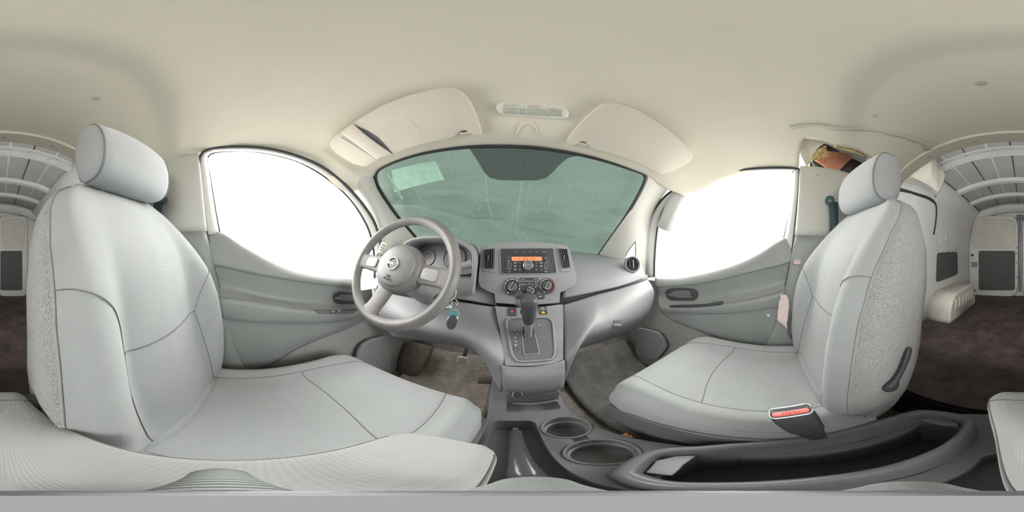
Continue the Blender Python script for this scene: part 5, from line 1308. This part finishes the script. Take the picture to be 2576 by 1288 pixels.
# raised rim of the long bin
bi = [P(a, b_, z=-.505) for a, b_ in ((1612,1189),(1632,1165),(1660,1146),(1700,1139),(1760,1136),(1850,1128),(1950,1120),(2050,1107),(2150,1086),(2240,1060),(2300,1044),(2335,1042),(2385,1048),(2420,1058),(2418,1075),(2380,1110),(2300,1148),(2200,1176),(2080,1195),(1950,1207),(1800,1212),(1690,1209))]
bi = spl(bi+[bi[0]], 100)[:-1]; cb_ = sum(bi, V())/len(bi)
bi = [V((p.x, p.y, 0)) for p in bi]
def rg_(d, z): 
    out = []
    n = len(bi)
    for i, p in enumerate(bi):
        t = (bi[(i+2) % n]-bi[i-2]).normalized(); nn = V((t.y, -t.x, 0))
        if nn.dot(p-V((cb_.x, cb_.y, 0))) < 0: nn = -nn
        q = p+nn*d; out.append(V((q.x, q.y, z)))
    return out
bin_ = obj('storage_bin', MB().grid([rg_(-.006, -.72), rg_(-.004, -.56), rg_(0, -.512), rg_(.004, -.503), rg_(.012, -.500), rg_(.020, -.505), rg_(.026, -.525), rg_(.030, -.60)], closeu=True), M['dk'], cons, smooth=180)
bf = MB(); r_ = rg_(-.006, -.715); bf.f.append(list(range(len(r_)))); bf.v = r_; obj('bin_floor', bf, M['black'], bin_, smooth=0)
lg_ = MB().poly3([V((p.x, p.y, -.522)) for p in [P(a, b_, z=-.52) for a, b_ in ((1622,1188),(1650,1158),(1700,1146),(1752,1144),(1720,1168),(1690,1196))]], (0, 0, -1), .01); obj('bin_ledge', lg_, M['dash'], bin_, smooth=0, bevel=.002)
lg2 = MB().poly3([V((p.x, p.y, -.525)) for p in [P(a, b_, z=-.52) for a, b_ in ((2310,1052),(2340,1046),(2385,1052),(2412,1064),(2410,1072),(2340,1062))]], (0, 0, -1), .01); obj('bin_ledge', lg2, M['dk'], bin_, smooth=0, bevel=.002)
# handbrake
hb_ = thing('handbrake', 'dark glossy handbrake lever in the console tray beside the cup holders', 'handbrake', V((.01, .2, -.65)))
t0_ = P(1297, 1083, z=-.52); t1_ = P(1322, 1190, z=-.475)
HBm = mat('glossy dark handbrake grip', (.06, .06, .07), .22)
obj('grip', MB().tube([t0_, t0_.lerp(t1_, .04), t0_.lerp(t1_, .5), t1_, t1_+V((.002, -.03, -.012))], [.008, .010, .0115, .0135, .0135], 18), HBm, hb_, smooth=180)
obj('release_button', MB().tube([t0_+(t0_-t1_).normalized()*.008, t0_], .0065, 12), M['chrome'], hb_, smooth=60)
obj('boot', MB().tube([t1_+V((.002, -.03, -.012)), V((.015, .03, -.53)), V((.012, -.02, -.62))], [.014, .016, .022], 16), M['black'], hb_, smooth=180)
# ================================================================ FOOTWELLS
fl_m = MB().grid([[V((x, y, z+.006*sin(x*30)*sin(y*25))) for x in [-.56+.47*i/30 for i in range(31)]] for y, z in ((-.1, -.808), (.2, -.808), (.5, -.808), (.68, -.805), (.78, -.775), (.86, -.70), (.90, -.64))])
tag(obj('floor_mat', fl_m, M['mat'], smooth=180, solid=.01), 'worn black patterned rubber mat in the driver footwell', 'floor mat')
fl_p = MB().grid([[V((x, y, z)) for x in [.26+.48*i/20 for i in range(21)]] for y, z in ((-.1, -.808), (.2, -.808), (.5, -.808), (.70, -.803), (.80, -.76), (.90, -.66))])
tag(obj('floor_mat', fl_p, mat('dark passenger mat', (.20, .195, .19), .75, bump=('voronoi', 110, .8, .004), var=(14, .3, 6)), smooth=180, solid=.01), 'dark ribbed rubber mat in the passenger footwell', 'floor mat')
fw_ = MB().grid([[V((x, y, z)) for x in (-.68, .09, .86)] for y, z in ((.78, -.82), (.92, -.68), (1.0, -.5), (1.05, -.2), (1.06, 0), (1.12, .02))])
struct(obj('wall_front', fw_, M['dirt'], smooth=180, solid=.02, off=-1), 'carpeted bulkhead ahead of the footwells', 'wall')
tn = MB().grid([[V((x, y, z+max(0, y-.47)*.6)) for y in (.47, .6, .8, 1.0)] for x, z in ((-.085, -.81), (-.07, -.66), (-.03, -.64), (.11, -.64), (.15, -.66), (.175, -.81))])
struct(obj('trim_14', tn, M['dash'], smooth=180, solid=.01, off=0), 'floor tunnel under the centre stack', 'tunnel')
def y3b(pts): return [P(a, b_, y=c) for a, b_, c in pts]
# foot rest, pedals
dp_ = patch([y3b([(1018,862,.80),(1050,862,.80),(1086,872,.80)]), y3b([(1004,895,.76),(1040,900,.74),(1078,902,.76)]), y3b([(1000,930,.73),(1030,938,.70),(1060,935,.72)]), y3b([(1005,945,.72),(1030,947,.71),(1050,943,.72)])], 12, 12)
tag(obj('footrest', MB().grid(dp_), mat('dusty footrest', (.20, .175, .14), .9, var=(20, .35), bump=('noise', 80, .5, .003)), smooth=180, solid=.03), 'dusty brown footrest at the left of the driver footwell', 'footrest')
def pedal(px, py, y, w_, h_, label, name):
    c = P(px, py, y=y); k = frame(c, (0, -.75, .65)); 
    t = thing(name, label, 'pedal', c+V((0, 0, -.03)))
    p_ = obj('pedal_pad', MB().prism(rrect(w_, h_, .010), -.006, .006, k, bev=.003), mat('worn pedal rubber', (.80, .80, .76), .55, var=(60, .2)), t, smooth=50)
    rb_ = MB()
    for i in range(7): rb_.box((-w_*.38+w_*.76*i/6, -.004, .007), (.0025, h_*.72, .002), k)
    obj('tread', rb_, M['dk'], p_, smooth=0)
    obj('pedal_arm', MB().tube([k@V((0, .01, -.006)), k@V((0, .08, -.03)), k@V((0.0, .18, -.05))], .009, 10), M['black'], t, smooth=180)
pedal(1164, 906, .69, .048, .042, 'pale worn brake pedal under the steering column', 'brake_pedal')
pedal(1226, 906, .70, .036, .065, 'pale accelerator pedal half hidden by the centre stack wing', 'accelerator_pedal')
hp = patch([y3b([(1208,925,.70),(1225,922,.70),(1238,928,.68)]), y3b([(1203,945,.66),(1220,945,.64),(1238,948,.63)]), y3b([(1200,964,.66),(1220,966,.65),(1238,966,.64)])], 8, 8)
tag(obj('heel_pad', MB().grid(hp), mat('dusty heel pad', (.27, .23, .19), .9, var=(30, .3)), smooth=180, solid=.02), 'dusty tan heel pad below the accelerator', 'heel pad')
# moulded kick pockets
kl = rnd([(888,905),(896,880),(905,865),(925,852),(968,841),(975,870),(976,930),(930,930)], .2)
tag(obj('kick_pocket', MB().poly3(onx(kl, XL+.022), (1, 0, 0), .022), M['dash'], smooth=30, bevel=.005), 'dark moulded kick pocket at the driver door sill', 'kick pocket')
kr = rnd([(1603,822),(1640,828),(1662,835),(1674,850),(1682,870),(1660,900),(1612,905),(1603,880)], .2)
tag(obj('kick_pocket', MB().poly3(onx(kr, XR-.022), (-1, 0, 0), .022), M['dash'], smooth=30, bevel=.005), 'dark moulded kick pocket at the passenger door sill', 'kick pocket')

random.seed(12)
wr_ = MB()
c = P(1562, 1094, z=-.585)
wr_.grid([[c+V((.004*i+random.uniform(-.002, .002), -.006*j, random.uniform(0, .008))) for i in range(4)] for j in range(5)])
tag(obj('wrapper', wr_, mat('rusty orange scrap', (.42, .16, .08), .7, var=(200, .5)), smooth=180, solid=.0015), 'rusty orange scrap wedged between the cup holders and the passenger seat', 'scrap')
